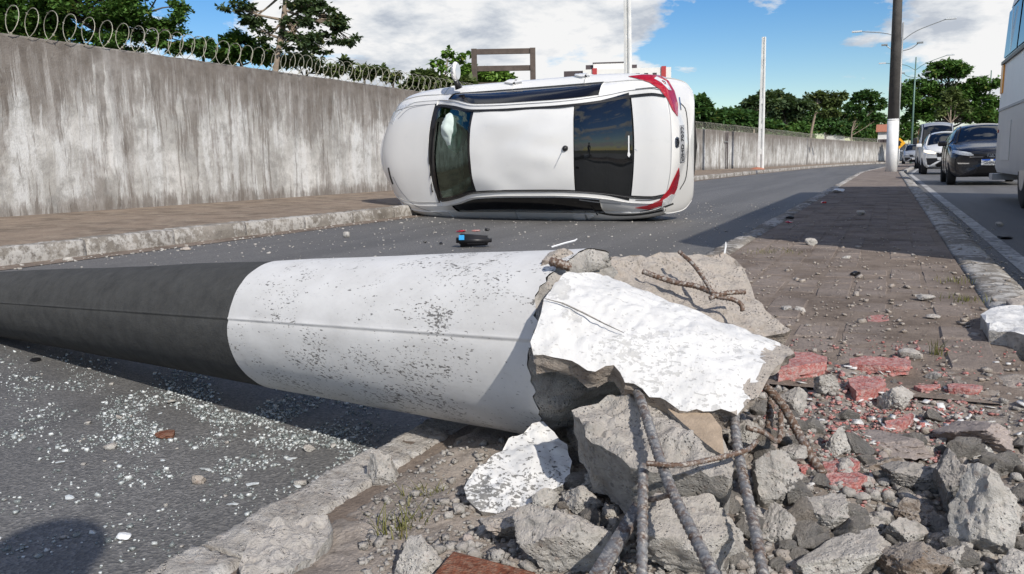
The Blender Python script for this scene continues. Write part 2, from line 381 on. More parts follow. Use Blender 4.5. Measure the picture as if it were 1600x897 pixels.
M_bed = mat_pavement('dusty_rubble_bed', (0.28, 0.242, 0.21), (0.085, 0.068, 0.055), (0.38, 0.335, 0.295), 34, 0.6)
M_mud = mat_pavement('wet_dark_soil', (0.10, 0.078, 0.062), (0.04, 0.032, 0.026), (0.17, 0.14, 0.115), 30)
M_ground = mat_pavement('far_ground', (0.12, 0.13, 0.07), (0.06, 0.07, 0.035), (0.2, 0.17, 0.12), 6)
# worn whitewash on kerbs
def mat_kerb(name, wamt=0.6):
    m, t, b, o = new_mat(name); p = geo_pos(t)
    n = t.noise(p, 2.2, 6, 0.65); f = t.noise(p, 14, 6, 0.7); g = t.noise(p, 55, 5, 0.65)
    c = t.ramp(n, [(0.3, (0.12, 0.105, 0.09)), (0.55, (0.24, 0.22, 0.195)), (0.75, (0.33, 0.30, 0.27))])
    wv = t.math('ADD', t.math('MULTIPLY', f, 0.6), t.math('MULTIPLY', t.noise(t.map(p, loc=(3, 8, 1)), 1.7, 4, 0.6), 0.5))
    c = t.mix(t.ramp(wv, [(0.52, 0.0), (0.60, wamt)]), c, (0.60, 0.585, 0.56))
    c = t.mix(t.ramp(g, [(0.30, 0.7), (0.44, 0.0)]), c, (0.07, 0.062, 0.055))
    t.put(b.inputs['Base Color'], c); b.inputs['Roughness'].default_value = 0.92; b.inputs['Specular IOR Level'].default_value = 0.2
    t.put(b.inputs['Normal'], t.bump(t.math('ADD', f, g), 0.7, 0.012))
    return m
M_kerb = mat_kerb('whitewashed_kerb', 0.55)
M_kerb2 = mat_kerb('worn_median_kerb', 0.62)
def mat_line():
    m, t, b, o = new_mat('worn_road_paint'); p = geo_pos(t)
    w = t.math('ADD', t.math('MULTIPLY', t.noise(p, 12, 6, 0.7), 0.65), t.math('MULTIPLY', t.noise(p, 2.0, 4, 0.6), 0.4))
    t.put(b.inputs['Base Color'], t.mix(t.ramp(w, [(0.44, 0.25), (0.60, 0.95)]), (0.075, 0.074, 0.073), (0.52, 0.515, 0.50)))
    b.inputs['Roughness'].default_value = 0.8
    t.put(b.inputs['Normal'], t.bump(t.noise(p, 120, 4, 0.6), 0.5, 0.005))
    return m
M_kerb_near = mat_concrete('worn_near_kerb', base=(0.46, 0.435, 0.40), dark=(0.17, 0.14, 0.118), tint=(0.68, 0.665, 0.64), k=3.5, tamt=0.9, bd=.012, grain=1.2, dust=0.25)
M_line = mat_line()

# --- steel, rust, brick
def mat_rebar(name, rusty):
    m, t, b, o = new_mat(name); p = coords(t)
    n = t.noise(p, 55, 6, 0.65)
    lo = 0.57 - 0.27 * rusty
    c = t.mix(t.ramp(n, [(lo - 0.10, 0.0), (lo + 0.10, 1.0)]), (0.20, 0.203, 0.213), (0.115, 0.068, 0.045))
    c = t.mix(t.ramp(t.noise(p, 170, 5, 0.6), [(0.50, 0.0), (0.62, 0.7)]), c, (0.42, 0.40, 0.37))
    t.put(b.inputs['Base Color'], c); b.inputs['Metallic'].default_value = 0.35 * (1 - rusty); b.inputs['Roughness'].default_value = 0.62
    t.put(b.inputs['Normal'], t.bump(t.noise(p, 400, 4, 0.6), 0.6, 0.002))
    return m
M_rebar = mat_rebar('dusty_steel', 0.10); M_rebar_r = mat_rebar('rusty_steel', 0.8)
def mat_brick(name, a=(0.37, 0.115, 0.10), bcol=(0.47, 0.20, 0.18), dust=(0.43, 0.33, 0.31)):
    m, t, b, o = new_mat(name); p = coords(t)
    n = t.noise(p, 40, 6, 0.65)
    c = t.ramp(n, [(0.32, tuple(x * 0.6 for x in a)), (0.5, a), (0.7, bcol)])
    c = t.mix(t.ramp(t.noise(p, 90, 6, 0.65), [(0.42, 0.0), (0.62, 0.85)]), c, dust)
    t.put(b.inputs['Base Color'], c); b.inputs['Roughness'].default_value = 0.9; b.inputs['Specular IOR Level'].default_value = 0.2
    t.put(b.inputs['Normal'], t.bump(t.math('ADD', t.noise(p, 160, 5, 0.65), t.voro(p, 260)), 0.6, 0.004))
    return m
M_brick = mat_brick('red_paver', (0.40, 0.135, 0.12), (0.50, 0.23, 0.21)); M_brick_d = mat_brick('dark_red_brick', (0.17, 0.06, 0.035), (0.25, 0.09, 0.05), (0.22, 0.14, 0.10))

# --- vehicles
def mat_paint(name, col, rough=0.28, flake=0.0):
    m, t, b, o = new_mat(name); p = coords(t)
    n = t.noise(p, 1.4, 5, 0.6)
    c = t.ramp(n, [(0.3, tuple(x * 0.93 for x in col)), (0.7, col)])
    c = t.mix(t.ramp(t.noise(p, 9.0, 6, 0.7), [(0.58, 0.0), (0.80, 0.22)]), c, tuple(x * 0.62 + 0.03 for x in col))
    t.put(b.inputs['Base Color'], c); b.inputs['Roughness'].default_value = rough; b.inputs['Metallic'].default_value = flake
    b.inputs['Coat Weight'].default_value = 0.55; b.inputs['Coat Roughness'].default_value = 0.06
    b.inputs['Specular IOR Level'].default_value = 0.4
    return m
M_cwhite = mat_paint('white_car_paint', (0.76, 0.76, 0.75), 0.30)
M_cblack = mat_paint('black_car_paint', (0.010, 0.011, 0.016), 0.25)
M_csilver = mat_paint('silver_car_paint', (0.36, 0.38, 0.41), 0.35, 0.3)
M_cgrey = mat_paint('grey_car_paint', (0.20, 0.21, 0.23), 0.35, 0.2)
M_buswhite = simple('bus_white_paint', (0.82, 0.82, 0.81), 0.45, var=0.05, vscale=1.5)
M_busgrey = simple('bus_grey_paint', (0.62, 0.60, 0.57), 0.5, var=0.08, vscale=1.5)
def mat_glass(name, tint, trans=0.5):
    m, t, b, o = new_mat(name)
    b.inputs['Base Color'].default_value = (0.01, 0.011, 0.012, 1); b.inputs['Roughness'].default_value = 0.03
    b.inputs['Specular IOR Level'].default_value = 0.75
    tr = t.node('ShaderNodeBsdfTransparent'); tr.inputs[0].default_value = tint + (1,)
    gl = t.node('ShaderNodeBsdfGlossy'); gl.inputs['Roughness'].default_value = 0.02; gl.inputs[0].default_value = (0.72, 0.95, 0.86, 1) if trans > .9 else (0.9, 0.95, 0.97, 1)
    fr = t.node('ShaderNodeFresnel'); fr.inputs[0].default_value = 1.55
    m1 = t.node('ShaderNodeMixShader'); t.put(m1.inputs[0], t.math('ADD', fr.outputs[0], 0.04)); t.l.new(tr.outputs[0], m1.inputs[1]); t.l.new(gl.outputs[0], m1.inputs[2])
    m2 = t.node('ShaderNodeMixShader'); m2.inputs[0].default_value = trans; t.l.new(b.outputs[0], m2.inputs[1]); t.l.new(m1.outputs[0], m2.inputs[2])
    t.l.new(m2.outputs[0], o.inputs[0]); return m
M_glass_ws = mat_glass('windscreen_glass', (0.45, 0.72, 0.60), 0.96)
M_glass_dk = mat_glass('dark_tinted_glass', (0.10, 0.12, 0.13), 0.35)
M_black = simple('black_plastic', (0.012, 0.012, 0.014), 0.45)
M_black_g = simple('gloss_black_trim', (0.008, 0.008, 0.010), 0.12)
M_rubber = simple('tyre_rubber', (0.016, 0.016, 0.017), 0.85, bump=0.2, bscale=80)
M_rim = simple('alloy_wheel', (0.45, 0.46, 0.48), 0.35, 0.8)
M_chrome = simple('chrome', (0.72, 0.73, 0.75), 0.14, 1.0)
M_red = simple('red_lamp_lens', (0.38, 0.012, 0.022), 0.12, coat=0.8, var=0.25, vscale=30)
M_clear = simple('clear_lamp_lens', (0.62, 0.64, 0.66), 0.12, coat=0.8, var=0.3, vscale=40)
M_orange = simple('orange_marker_lens', (0.95, 0.36, 0.03), 0.3)
M_plate = simple('plate_grey', (0.36, 0.37, 0.39), 0.45)
M_plate_w = simple('plate_white', (0.72, 0.73, 0.74), 0.45)
M_plate_b = simple('plate_blue_band', (0.02, 0.08, 0.36), 0.45)
M_ink = simple('plate_ink', (0.012, 0.012, 0.013), 0.5)
M_airbag = simple('airbag_fabric', (0.52, 0.60, 0.57), 0.85, bump=0.3, bscale=25)
M_inner = simple('dark_cabin', (0.022, 0.023, 0.025), 0.8)
M_under = simple('underbody', (0.035, 0.035, 0.036), 0.85, var=0.3)
M_mirror = simple('mirror_glass', (0.75, 0.78, 0.80), 0.04, 1.0)
def mat_lit(name, col, strength):
    m, t, b, o = new_mat(name); b.inputs['Base Color'].default_value = tuple(col) + (1,)
    b.inputs['Emission Color'].default_value = tuple(col) + (1,); b.inputs['Emission Strength'].default_value = strength
    return m
M_headlit = mat_lit('lit_headlamp', (1.0, 0.82, 0.60), 1.6)
M_sticker = simple('white_sticker', (0.75, 0.76, 0.76), 0.5)
M_cyan = simple('blue_label', (0.04, 0.35, 0.72), 0.4)

# --- plants
def mat_leaf(name, a, bcol, yellow=(0.16, 0.15, 0.035)):
    m, t, b, o = new_mat(name); g = t.node('ShaderNodeNewGeometry')
    n = t.noise(g.outputs['Position'], 0.9, 4, 0.6)
    rnd = g.outputs['Random Per Island']
    c = t.mix(rnd, a, bcol); c = t.mix(t.ramp(n, [(0.35, 0.0), (0.7, 0.5)]), c, tuple(x * 1.5 for x in bcol))
    c = t.mix(t.ramp(rnd, [(0.93, 0.0), (0.97, 0.7)]), c, yellow)
    t.put(b.inputs['Base Color'], c); b.inputs['Roughness'].default_value = 0.55; b.inputs['Specular IOR Level'].default_value = 0.35
    tl = t.node('ShaderNodeBsdfTranslucent'); t.put(tl.inputs[0], t.mix(0.5, c, (0.12, 0.2, 0.03)))
    mx = t.node('ShaderNodeMixShader'); mx.inputs[0].default_value = 0.28; t.l.new(b.outputs[0], mx.inputs[1]); t.l.new(tl.outputs[0], mx.inputs[2])
    t.l.new(mx.outputs[0], o.inputs[0]); return m
M_leaf_a = mat_leaf('leaf_mid_green', (0.047, 0.105, 0.023), (0.098, 0.195, 0.041))
M_leaf_b = mat_leaf('leaf_deep_green', (0.032, 0.077, 0.025), (0.070, 0.151, 0.039))
M_leaf_c = mat_leaf('leaf_olive', (0.065, 0.092, 0.032), (0.137, 0.175, 0.060))
M_leaf_d = mat_leaf('leaf_bluish', (0.041, 0.073, 0.037), (0.088, 0.128, 0.055))
M_leaf_e = mat_leaf('leaf_bright', (0.081, 0.171, 0.026), (0.162, 0.275, 0.049))
M_bark = simple('pale_bark', (0.25, 0.20, 0.155), 0.9, var=0.35, vscale=6, bump=0.5, bscale=25)
M_bark_d = simple('dark_bark', (0.09, 0.072, 0.058), 0.9, var=0.35, vscale=6, bump=0.5, bscale=25)
M_grass = mat_leaf('weed_blades', (0.09, 0.10, 0.03), (0.16, 0.15, 0.05), (0.25, 0.2, 0.08))

# --- street furniture, far things
M_wire = simple('galvanised_razor_wire', (0.36, 0.345, 0.28), 0.6, 0.1, var=0.3, vscale=5)
M_post = simple('precast_post', (0.74, 0.74, 0.72), 0.85, var=0.15, vscale=3, bump=0.3, bscale=30)
M_pole_st = mat_concrete('standing_pole_concrete', base=(0.095, 0.088, 0.083), dark=(0.06, 0.056, 0.054), tint=(0.11, 0.10, 0.095), grain=0.4, tamt=0.4, k=0.8, bd=.01, speck=0.0, dust=0.0)
M_pole_sw = simple('standing_pole_whitewash', (0.74, 0.74, 0.73), 0.8, var=0.12, vscale=4)
M_lamp = simple('galvanised_lamp_post', (0.30, 0.31, 0.31), 0.5, 0.4, var=0.15)
M_lamp_g = simple('green_lamp_post', (0.12, 0.20, 0.17), 0.5, 0.2, var=0.15)
M_wood = simple('weathered_timber', (0.085, 0.066, 0.056), 0.85, var=0.3, vscale=5, bump=0.3, bscale=30)
M_bwhite = simple('painted_facade_white', (0.72, 0.71, 0.69), 0.85, var=0.06, vscale=1)
M_bred = simple('painted_facade_red', (0.40, 0.045, 0.05), 0.8, var=0.1)
M_bdark = simple('facade_dark', (0.06, 0.045, 0.05), 0.7)
M_terr = simple('terracotta', (0.38, 0.15, 0.09), 0.85, var=0.2, vscale=5)
M_sign = simple('yellow_sign', (0.85, 0.42, 0.02), 0.5)
M_shard = None
def mat_shard():
    m, t, b, o = new_mat('safety_glass_crumbs'); g = t.node('ShaderNodeNewGeometry')
    rnd = g.outputs['Random Per Island']
    t.put(b.inputs['Base Color'], t.ramp(rnd, [(0.0, (0.25, 0.27, 0.27)), (0.5, (0.42, 0.45, 0.45)), (0.9, (0.68, 0.71, 0.71))]))
    b.inputs['Roughness'].default_value = 0.18; b.inputs['Specular IOR Level'].default_value = 0.8
    tr = t.node('ShaderNodeBsdfTransparent'); tr.inputs[0].default_value = (0.85, 0.9, 0.88, 1)
    mx = t.node('ShaderNodeMixShader'); t.put(mx.inputs[0], t.ramp(rnd, [(0.0, 0.65), (1.0, 0.15)])); t.l.new(b.outputs[0], mx.inputs[1]); t.l.new(tr.outputs[0], mx.inputs[2])
    t.l.new(mx.outputs[0], o.inputs[0]); return m
M_shard = mat_shard()
M_cloth = simple('dark_shirt', (0.05, 0.06, 0.09), 0.9); M_jeans = simple('jeans', (0.05, 0.07, 0.13), 0.9); M_skin = simple('skin', (0.35, 0.2, 0.14), 0.55); M_hair = simple('dark_hair', (0.015, 0.012, 0.010), 0.7)
# ------------------------------------------------------------------ setting: ground, road, sidewalk, median, wall
def interp_poly(pts, y):
    ys = [p[0] for p in pts]; xs = [p[1] for p in pts]
    return float(np.interp(y, ys, xs))
KERB_L = [(-20, -6.0), (30, -6.0), (44, -5.6), (60, -4.9), (76, -3.6), (92, -1.2), (125, 6), (170, 24)]
WALL_L = [(-20, -9.3), (28, -9.3), (43, -8.8), (56, -7.3), (72, -5.6), (90, -3.0), (115, 2.0), (150, 12), (200, 30)]
CURVE = [(-20, 0.0), (36, 0.0), (44, 0.35), (60, 1.1), (76, 2.4), (92, 4.8), (125, 12), (170, 30)]
def kl(y): return interp_poly(KERB_L, y)
def cv(y): return interp_poly(CURVE, y)

def strip(name, ys, left, right, z0, z1, mat, parent=None):
    V, Fc = [], []
    for y in ys:
        V.append((left(y), y, z0)); V.append((right(y), y, z1))
    for i in range(len(ys) - 1):
        Fc.append((2 * i, 2 * i + 1, 2 * i + 3, 2 * i + 2))
    return mk(name, V, Fc, mat, parent)
YS = [-20, -8] + list(np.linspace(0, 40, 21)) + list(np.linspace(44, 170, 32))
tag(mk('ground', [(-1500, -1500, -0.06), (1500, -1500, -0.06), (1500, 1500, -0.06), (-1500, 1500, -0.06)], [(0, 1, 2, 3)], M_ground), kind='structure')
road = tag(strip('road', YS, lambda y: kl(y) - 0.05, lambda y: 8.2 + cv(y), 0.0, 0.0, M_asphalt), kind='structure')
sidewalk = tag(strip('sidewalk', YS, lambda y: interp_poly(WALL_L, y) - 0.05, lambda y: kl(y) - 0.12, 0.19, 0.135, M_sidewalk), kind='structure')
line = tag(strip('edge_line', YS[1:], lambda y: 0.76 + cv(y), lambda y: 0.88 + cv(y), 0.004, 0.004, M_line), kind='structure')
gut = tag(strip('gutter', YS[1:], lambda y: kl(y) - 0.02, lambda y: kl(y) + 0.22, 0.010, 0.004, M_soil), kind='structure')

# --- kerb stones: irregular precast blocks, one object each
rng = random.Random(4)
def kerb_mesh(seed, sx, sy, sz, rough=0.012, fq=1.0):
    bm = bmesh.new(); bmesh.ops.create_cube(bm, size=1.0)
    bmesh.ops.scale(bm, vec=(sx, sy, sz), verts=bm.verts)
    bmesh.ops.subdivide_edges(bm, edges=list(bm.edges), cuts=3, use_grid_fill=True)
    le = [e for e in bm.edges if abs(abs(e.verts[0].co.y) - abs(e.verts[1].co.y)) > 1e-5]
    bmesh.ops.subdivide_edges(bm, edges=le, cuts=5, use_grid_fill=True)
    if fq > 1: bmesh.ops.subdivide_edges(bm, edges=list(bm.edges), cuts=2, use_grid_fill=True)
    for v in bm.verts:
        q = v.co.copy()
        ex, ez = abs(q.x) / (sx / 2), (q.z) / (sz / 2)
        if ex > 0.98 and ez > 0.98: q.x *= 0.93; q.z *= 0.93
        n = Vector((fbm((q.x * 16 * fq + seed, q.y * 14 * fq, q.z * 16 * fq), 4, .7), 0.5 * fbm((q.x * 16 * fq, q.y * 14 * fq + seed * 2, q.z * 16 * fq), 4, .7), fbm((q.x * 16 * fq, q.y * 14 * fq, q.z * 16 * fq + seed * 3), 4, .7)))
        v.co = q + n * rough
    me = bpy.data.meshes.new('kerb_stone'); bm.normal_update(); bm.to_mesh(me); bm.free()
    me.polygons.foreach_set('use_smooth', [True] * len(me.polygons))
    return me
def lay_kerb(parent, xfun, y0, y1, length, w, top, mat, seeds, gap=0.015, rough=0.012, skip=None, jit=0.006, fq=1.0):
    protos = [kerb_mesh(s, w, length - gap, 0.32, rough, fq) for s in seeds]
    for p in protos: p.materials.append(mat)
    y = y0
    while y < y1:
        yc = y + length / 2
        if not (skip and skip(yc)):
            o = bpy.data.objects.new('kerb_stone', rng.choice(protos)); COL.objects.link(o); o.parent = parent
            a = math.atan2(xfun(y + length) - xfun(y), length)
            o.location = (xfun(yc) + rng.uniform(-jit, jit), yc, top - 0.16 + rng.uniform(-jit, jit))
            o.rotation_euler = (rng.uniform(-.006, .006), rng.uniform(-.015, .015), -a + (math.pi if rng.random() < .5 else 0))
        y += length
kerb_left = tag(strip('kerb', YS, lambda y: kl(y) - 0.15, lambda y: kl(y) - 0.01, 0.10, 0.10, M_kerb), kind='structure')
lay_kerb(kerb_left, lambda y: kl(y) - 0.08, 1.0, 60, 0.95, 0.17, 0.15, M_kerb, (1, 2, 3, 4, 5), rough=0.008)
lay_kerb(kerb_left, lambda y: kl(y) - 0.08, 60.25, 140, 4.0, 0.17, 0.15, M_kerb, (1, 2), rough=0.004)

# --- median strip
median = tag(strip('median', YS, lambda y: -0.98 + cv(y), lambda y: 0.56 + cv(y), 0.085, 0.085, M_soil), kind='structure')
lay_kerb(median, lambda y: -0.945 + cv(y), 2.15, 50, 0.85, 0.16, 0.125, M_kerb2, (11, 12, 13, 14), rough=0.008)
lay_kerb(median, lambda y: -0.945 + cv(y), -0.55, 1.99, 0.50, 0.120, 0.094, M_kerb_near, (15, 16, 17, 18), gap=0.008, rough=0.0055, jit=0.008, fq=2.2)
lay_kerb(median, lambda y: 0.475 + cv(y), 3.42, 50, 0.85, 0.20, 0.120, M_kerb2, (21, 22, 23, 24), rough=0.005, jit=0.005)
lay_kerb(median, lambda y: -0.945 + cv(y), 50.2, 130, 4.0, 0.16, 0.125, M_kerb2, (11, 12), rough=0.004)
lay_kerb(median, lambda y: 0.48 + cv(y), 50.2, 130, 4.0, 0.24, 0.125, M_kerb2, (21, 22), rough=0.004)

strip('joint_sand', list(np.linspace(2.2, 18, 12)), lambda y: -0.87, lambda y: 0.37, 0.1185, 0.1185, M_soil, median)
# pavers: 300 nearest as parts, the rest one piece
PW, PL = 0.147, 0.215
def paver_mesh(seed):
    bm = bmesh.new(); bmesh.ops.create_cube(bm, size=1.0); bmesh.ops.scale(bm, vec=(PW - 0.008, PL - 0.008, 0.06), verts=bm.verts)
    bmesh.ops.bevel(bm, geom=[e for e in bm.edges if all(v.co.z > 0 for v in e.verts)], offset=0.008, segments=1, affect='EDGES')
    for v in bm.verts:
        v.co += Vector((mnoise.noise((v.co.x * 9 + seed, v.co.y * 9, 3)), mnoise.noise((v.co.x * 9, v.co.y * 9 + seed, 7)), 0.6 * mnoise.noise((v.co.x * 9, v.co.y * 9, seed)))) * 0.004
    me = bpy.data.meshes.new('paver'); bm.normal_update(); bm.to_mesh(me); bm.free(); me.materials.append(M_paver); return me
pv = [paver_mesh(i) for i in range(5)]
cnt = 0; rest = []
for r in range(72):
    for c in range(8):
        x = -0.855 + PW * (c + 0.5); y = 2.30 + PL * r + (PL / 2 if c % 2 else 0)
        if y < 2.62 + 0.28 * mnoise.noise((x * 3, y * 2, 1.0)) and x > -0.75: continue
        z = 0.120 - 0.03 + rng.uniform(-0.004, 0.004)
        if y < 3.4: z += rng.uniform(-0.010, 0.004)
        rx, ry, rz = rng.uniform(-.02, .02), rng.uniform(-.025, .025), rng.uniform(-.02, .02)
        if cnt < 296:
            o = bpy.data.objects.new('paver', rng.choice(pv)); COL.objects.link(o); o.parent = median
            o.location = (x, y, z); o.rotation_euler = (rx, ry, rz); cnt += 1
        else:
            rest.append(box_vf(x - PW / 2 + .004, x + PW / 2 - .004, y - PL / 2 + .004, y + PL / 2 - .004, 0.08, z + 0.03))
V, Fc = join_vf(rest)
tag(mk('far_pavers', V, Fc, M_paver, median), kind='stuff')
strip('far_paving', list(np.linspace(17.9, 40, 8)) + list(np.linspace(44, 170, 32)), lambda y: -0.87 + cv(y), lambda y: 0.36 + cv(y), 0.118, 0.118, M_paver, median)

# --- wall on the left, rendered and rain streaked, bending right far down the road
def build_wall():
    ys = list(np.arange(-6, 60, 0.35)) + list(np.arange(60, 190, 1.5)); V, Fc = [], []
    for i, y in enumerate(ys):
        x = interp_poly(WALL_L, y)
        zt = 2.275 + 0.014 * mnoise.noise((y * 1.9, 0, 0)) + 0.010 * mnoise.noise((y * 7, 3, 0))
        zb = 0.08
        for (xx, zz) in ((x, zb), (x, 0.6), (x + 0.004 * mnoise.noise((y, 5, 5)), 1.4), (x, zt - 0.02), (x - 0.015, zt), (x - 0.17, zt - 0.004), (x - 0.18, zb)):
            V.append((xx, y, zz))
    k = 7
    for i in range(len(ys) - 1):
        for j in range(k - 1):
            a = i * k + j; Fc.append((a, a + k, a + k + 1, a + 1))
    Fc.append(tuple(range(k))); Fc.append(tuple(range((len(ys) - 1) * k, len(ys) * k))[::-1])
    return mk('wall', V, Fc, M_wall)
wall = tag(build_wall(), 'long tall grey rendered wall with rain streaks along the left sidewalk', 'wall')

def build_wire():
    pts = []; y = -2.0; ph = 0.0; R = 0.195; r2 = random.Random(9)
    step = 2 * math.pi / 22; pitch = 0.245
    parts_V, parts_F = [], []
    n = 0
    path = []
    while y < 100:
        a = ph
        x0 = interp_poly(WALL_L, y) - 0.085
        wob = 1 + 0.10 * mnoise.noise((y * 0.9, 1, 1)) ; lean = 0.035 * mnoise.noise((y * 0.6, 4, 2))
        sag = -0.03 * (1 + mnoise.noise((y * 0.25, 8, 2)))
        path.append((x0 + lean + R * wob * math.cos(a), y + 0.03 * math.sin(a), 2.275 + R + sag + R * wob * math.sin(a)))
        ph += step if y < 45 else step * 1.6
        y += pitch * ((step if y < 45 else step * 1.6) / (2 * math.pi)) * (1 + 0.22 * mnoise.noise((y * 0.7, 2, 7)))
    V, Fc = tube_vf(path, 0.0048, 4, True)
    B = [(V, Fc)]
    for i in range(0, len(path) - 1, 3):          # barbs
        p = np.array(path[i]); q = np.array(path[i + 1]); 
        if p[1] > 35: break
        d = q - p; d /= np.linalg.norm(d); s = np.cross(d, [0.3, 0.5, 0.8]); s /= np.linalg.norm(s)
        B.append(([p + s * 0.020, p - s * 0.020, p + d * 0.012 + s * 0.004, p - d * 0.012 - s * 0.004], [(0, 2, 1, 3)]))
    V, Fc = join_vf(B)
    return mk('razor_wire', V, Fc, M_wire)
tag(build_wire(), 'coiled razor wire running along the top of the grey wall', 'razor wire')
# ------------------------------------------------------------------ trees
def leaf_cloud(rs, clumps, per, size, flat=0.55, spread=0.3, droop=0.25):
    """clumps (n,4): centre + radius. returns V, F of diamond leaves"""
    n = len(clumps); tot = n * per
    c = np.repeat(clumps[:, :3], per, 0); rad = np.repeat(clumps[:, 3], per)
    off = rs.normal(size=(tot, 3)) * spread; off[:, 2] *= flat
    P = c + off * rad[:, None]
    az = rs.uniform(0, 2 * math.pi, tot); tilt = rs.normal(0, 0.5, tot) - droop
    d = np.stack([np.cos(az) * np.cos(tilt), np.sin(az) * np.cos(tilt), np.sin(tilt)], 1)
    side = np.stack([-np.sin(az), np.cos(az), rs.normal(0, 0.45, tot)], 1); side /= np.linalg.norm(side, axis=1)[:, None]
    L = size * rs.uniform(0.6, 1.35, tot)[:, None]; wd = L * rs.uniform(0.26, 0.42, (tot, 1))
    V = np.empty((tot, 4, 3)); V[:, 0] = P; V[:, 1] = P + d * L * 0.5 + side * wd; V[:, 2] = P + d * L; V[:, 3] = P + d * L * 0.5 - side * wd
    F = np.arange(tot * 4).reshape(tot, 4)
    return V.reshape(-1, 3), F
def make_tree(name, label, trunk_px, depth, lobes, leaf, leafmat, bark, ncl=60, per=26, clr=0.9, seed=1, trunk_r=0.10, group=None, limb_every=2, flat=0.6, shell=0.6, cat='tree', base_z=0.0):
    """trunk_px: list of (px,py) from bottom to top; lobes: (px,py,rx,ry) in pixels at that depth"""
    rs = np.random.RandomState(seed); k = depth / FPX
    base = point_at(trunk_px[0][0], trunk_px[0][1], depth); 
    root = empty(name, (base[0], base[1], base_z))
    tag(root, label, cat, group)
    o0 = np.array([base[0], base[1], base_z])
    tp = [np.array([base[0], base[1], base_z])] + [point_at(a, b, depth) for a, b in trunk_px if point_at(a, b, depth)[2] > base_z + 0.3]
    if len(tp) < 2: tp.append(base + np.array([0, 0, 0.6]))
    path = smooth_path([p - o0 for p in tp], 4)
    rad = np.linspace(trunk_r, trunk_r * 0.45, len(path))
    parts = [tube_vf(path, list(rad), 8)]
    allc = []
    fwd = CAM_M[:, 2] * 1.0; 
    for (px, py, rx, ry) in lobes:
        c = point_at(px, py, depth) - o0
        RX, RY = rx * k, ry * k; c = c + fwd * rs.uniform(-0.5, 0.5) * RX
        n = max(5, int(ncl * (rx * ry) / sum(a * b for _, _, a, b in lobes)))
        u = rs.normal(size=(n, 3)); u /= np.linalg.norm(u, axis=1)[:, None]
        u[:, 2] = np.where(u[:, 2] < -0.35, u[:, 2] * 0.5, u[:, 2])
        q = rs.uniform(shell, 1.0, n) ** 0.6
        cc = c + u * q[:, None] * np.array([RX, RX * 0.9, RY]) * 0.9
        cr = clr * RX * rs.uniform(0.28, 0.5, n)
        allc.append(np.concatenate([cc, cr[:, None]], 1))
        # limb to lobe, twigs to clumps
        a = np.array(path[int(len(path) * rs.uniform(0.55, 0.95)) - 1]); mid = (a + c) / 2 + np.array([0, 0, -0.08 * RX])
        limb = smooth_path([a, mid, c], 4); lr = np.linspace(trunk_r * 0.42, trunk_r * 0.14, len(limb))
        parts.append(tube_vf(limb, list(lr), 5))
        for i in range(0, n, limb_every):
            s = np.array(limb[rs.randint(len(limb) // 2, len(limb))])
            m = (s + cc[i]) / 2 + rs.normal(size=3) * 0.05 * RX
            parts.append(tube_vf([s, m, cc[i]], [trunk_r * 0.14, trunk_r * 0.09, trunk_r * 0.05], 4, False))
    V, Fc = join_vf(parts)
    mk('trunk', V, Fc, bark, root, True)
    V, Fc = leaf_cloud(rs, np.concatenate(allc), per, leaf, flat)
    fast_mesh('crown', V, Fc, leafmat, root)
    return root

G1 = 'trees behind the near wall'; G2 = 'trees beyond the far wall'
make_tree('dense_tree', 'big dense green tree filling the top left corner behind the wall', [(60, 60), (80, 0), (90, -80)], 17,
          [(40, 30, 90, 60), (150, 20, 90, 55), (240, 25, 62, 50), (262, 62, 46, 26), (100, -60, 150, 90), (-60, 20, 90, 70), (200, -50, 90, 60), (10, 80, 70, 25), (130, 72, 70, 24), (200, 75, 50, 22), (290, 74, 24, 14)],
          0.085, M_leaf_a, M_bark_d, 680, 135, 0.78, 3, 0.16, G1)
make_tree('open_tree', 'slender open tree with spreading leafy tiers and visible pale trunk above the razor wire', [(428, 150), (432, 100), (438, 60), (446, 0), (450, -60)], 19,
          [(372, 14, 30, 10), (390, 30, 24, 9), (405, 44, 20, 9), (475, 8, 40, 13), (440, -30, 60, 25), (500, 25, 36, 14), (465, 38, 30, 12), (520, 42, 26, 12), (500, 62, 36, 11), (548, 62, 20, 11), (470, 72, 34, 9), (535, 28, 22, 8), (445, 58, 22, 8), (505, 80, 20, 7), (415, 62, 14, 6)],
          0.105, M_leaf_d, M_bark, 230, 40, 0.95, 5, 0.085, G1, 1, 0.32)
make_tree('round_bush', 'rounded bright green shrub just left of the open tree, behind the wire', [(378, 120), (378, 95)], 20,
          [(378, 82, 36, 32), (350, 92, 22, 18), (408, 88, 24, 20)], 0.13, M_leaf_a, M_bark_d, 110, 40, 0.8, 7, 0.06, 'shrubs behind the near wall', cat='shrub')
make_tree('dark_bush', 'small dark shrub under the right end of the big tree, behind the wire', [(318, 95), (318, 75)], 21,
          [(316, 68, 18, 14), (325, 82, 18, 12)], 0.13, M_leaf_b, M_bark_d, 50, 30, 0.8, 8, 0.05, 'shrubs behind the near wall', cat='shrub')
make_tree('low_bush', 'low shrub beneath the open tree, behind the wire', [(480, 130), (480, 110)], 21,
          [(470, 100, 40, 14), (515, 108, 30, 10)], 0.13, M_leaf_c, M_bark_d, 60, 30, 0.8, 9, 0.05, 'shrubs behind the near wall', cat='shrub')
make_tree('straggly_bush', 'straggly shrub poking through the wire right of the open tree', [(570, 135), (568, 112)], 20,
          [(565, 112, 26, 13), (540, 100, 12, 8), (590, 108, 12, 10)], 0.15, M_leaf_c, M_bark_d, 44, 18, 1.0, 10, 0.04, 'shrubs behind the near wall', cat='shrub')
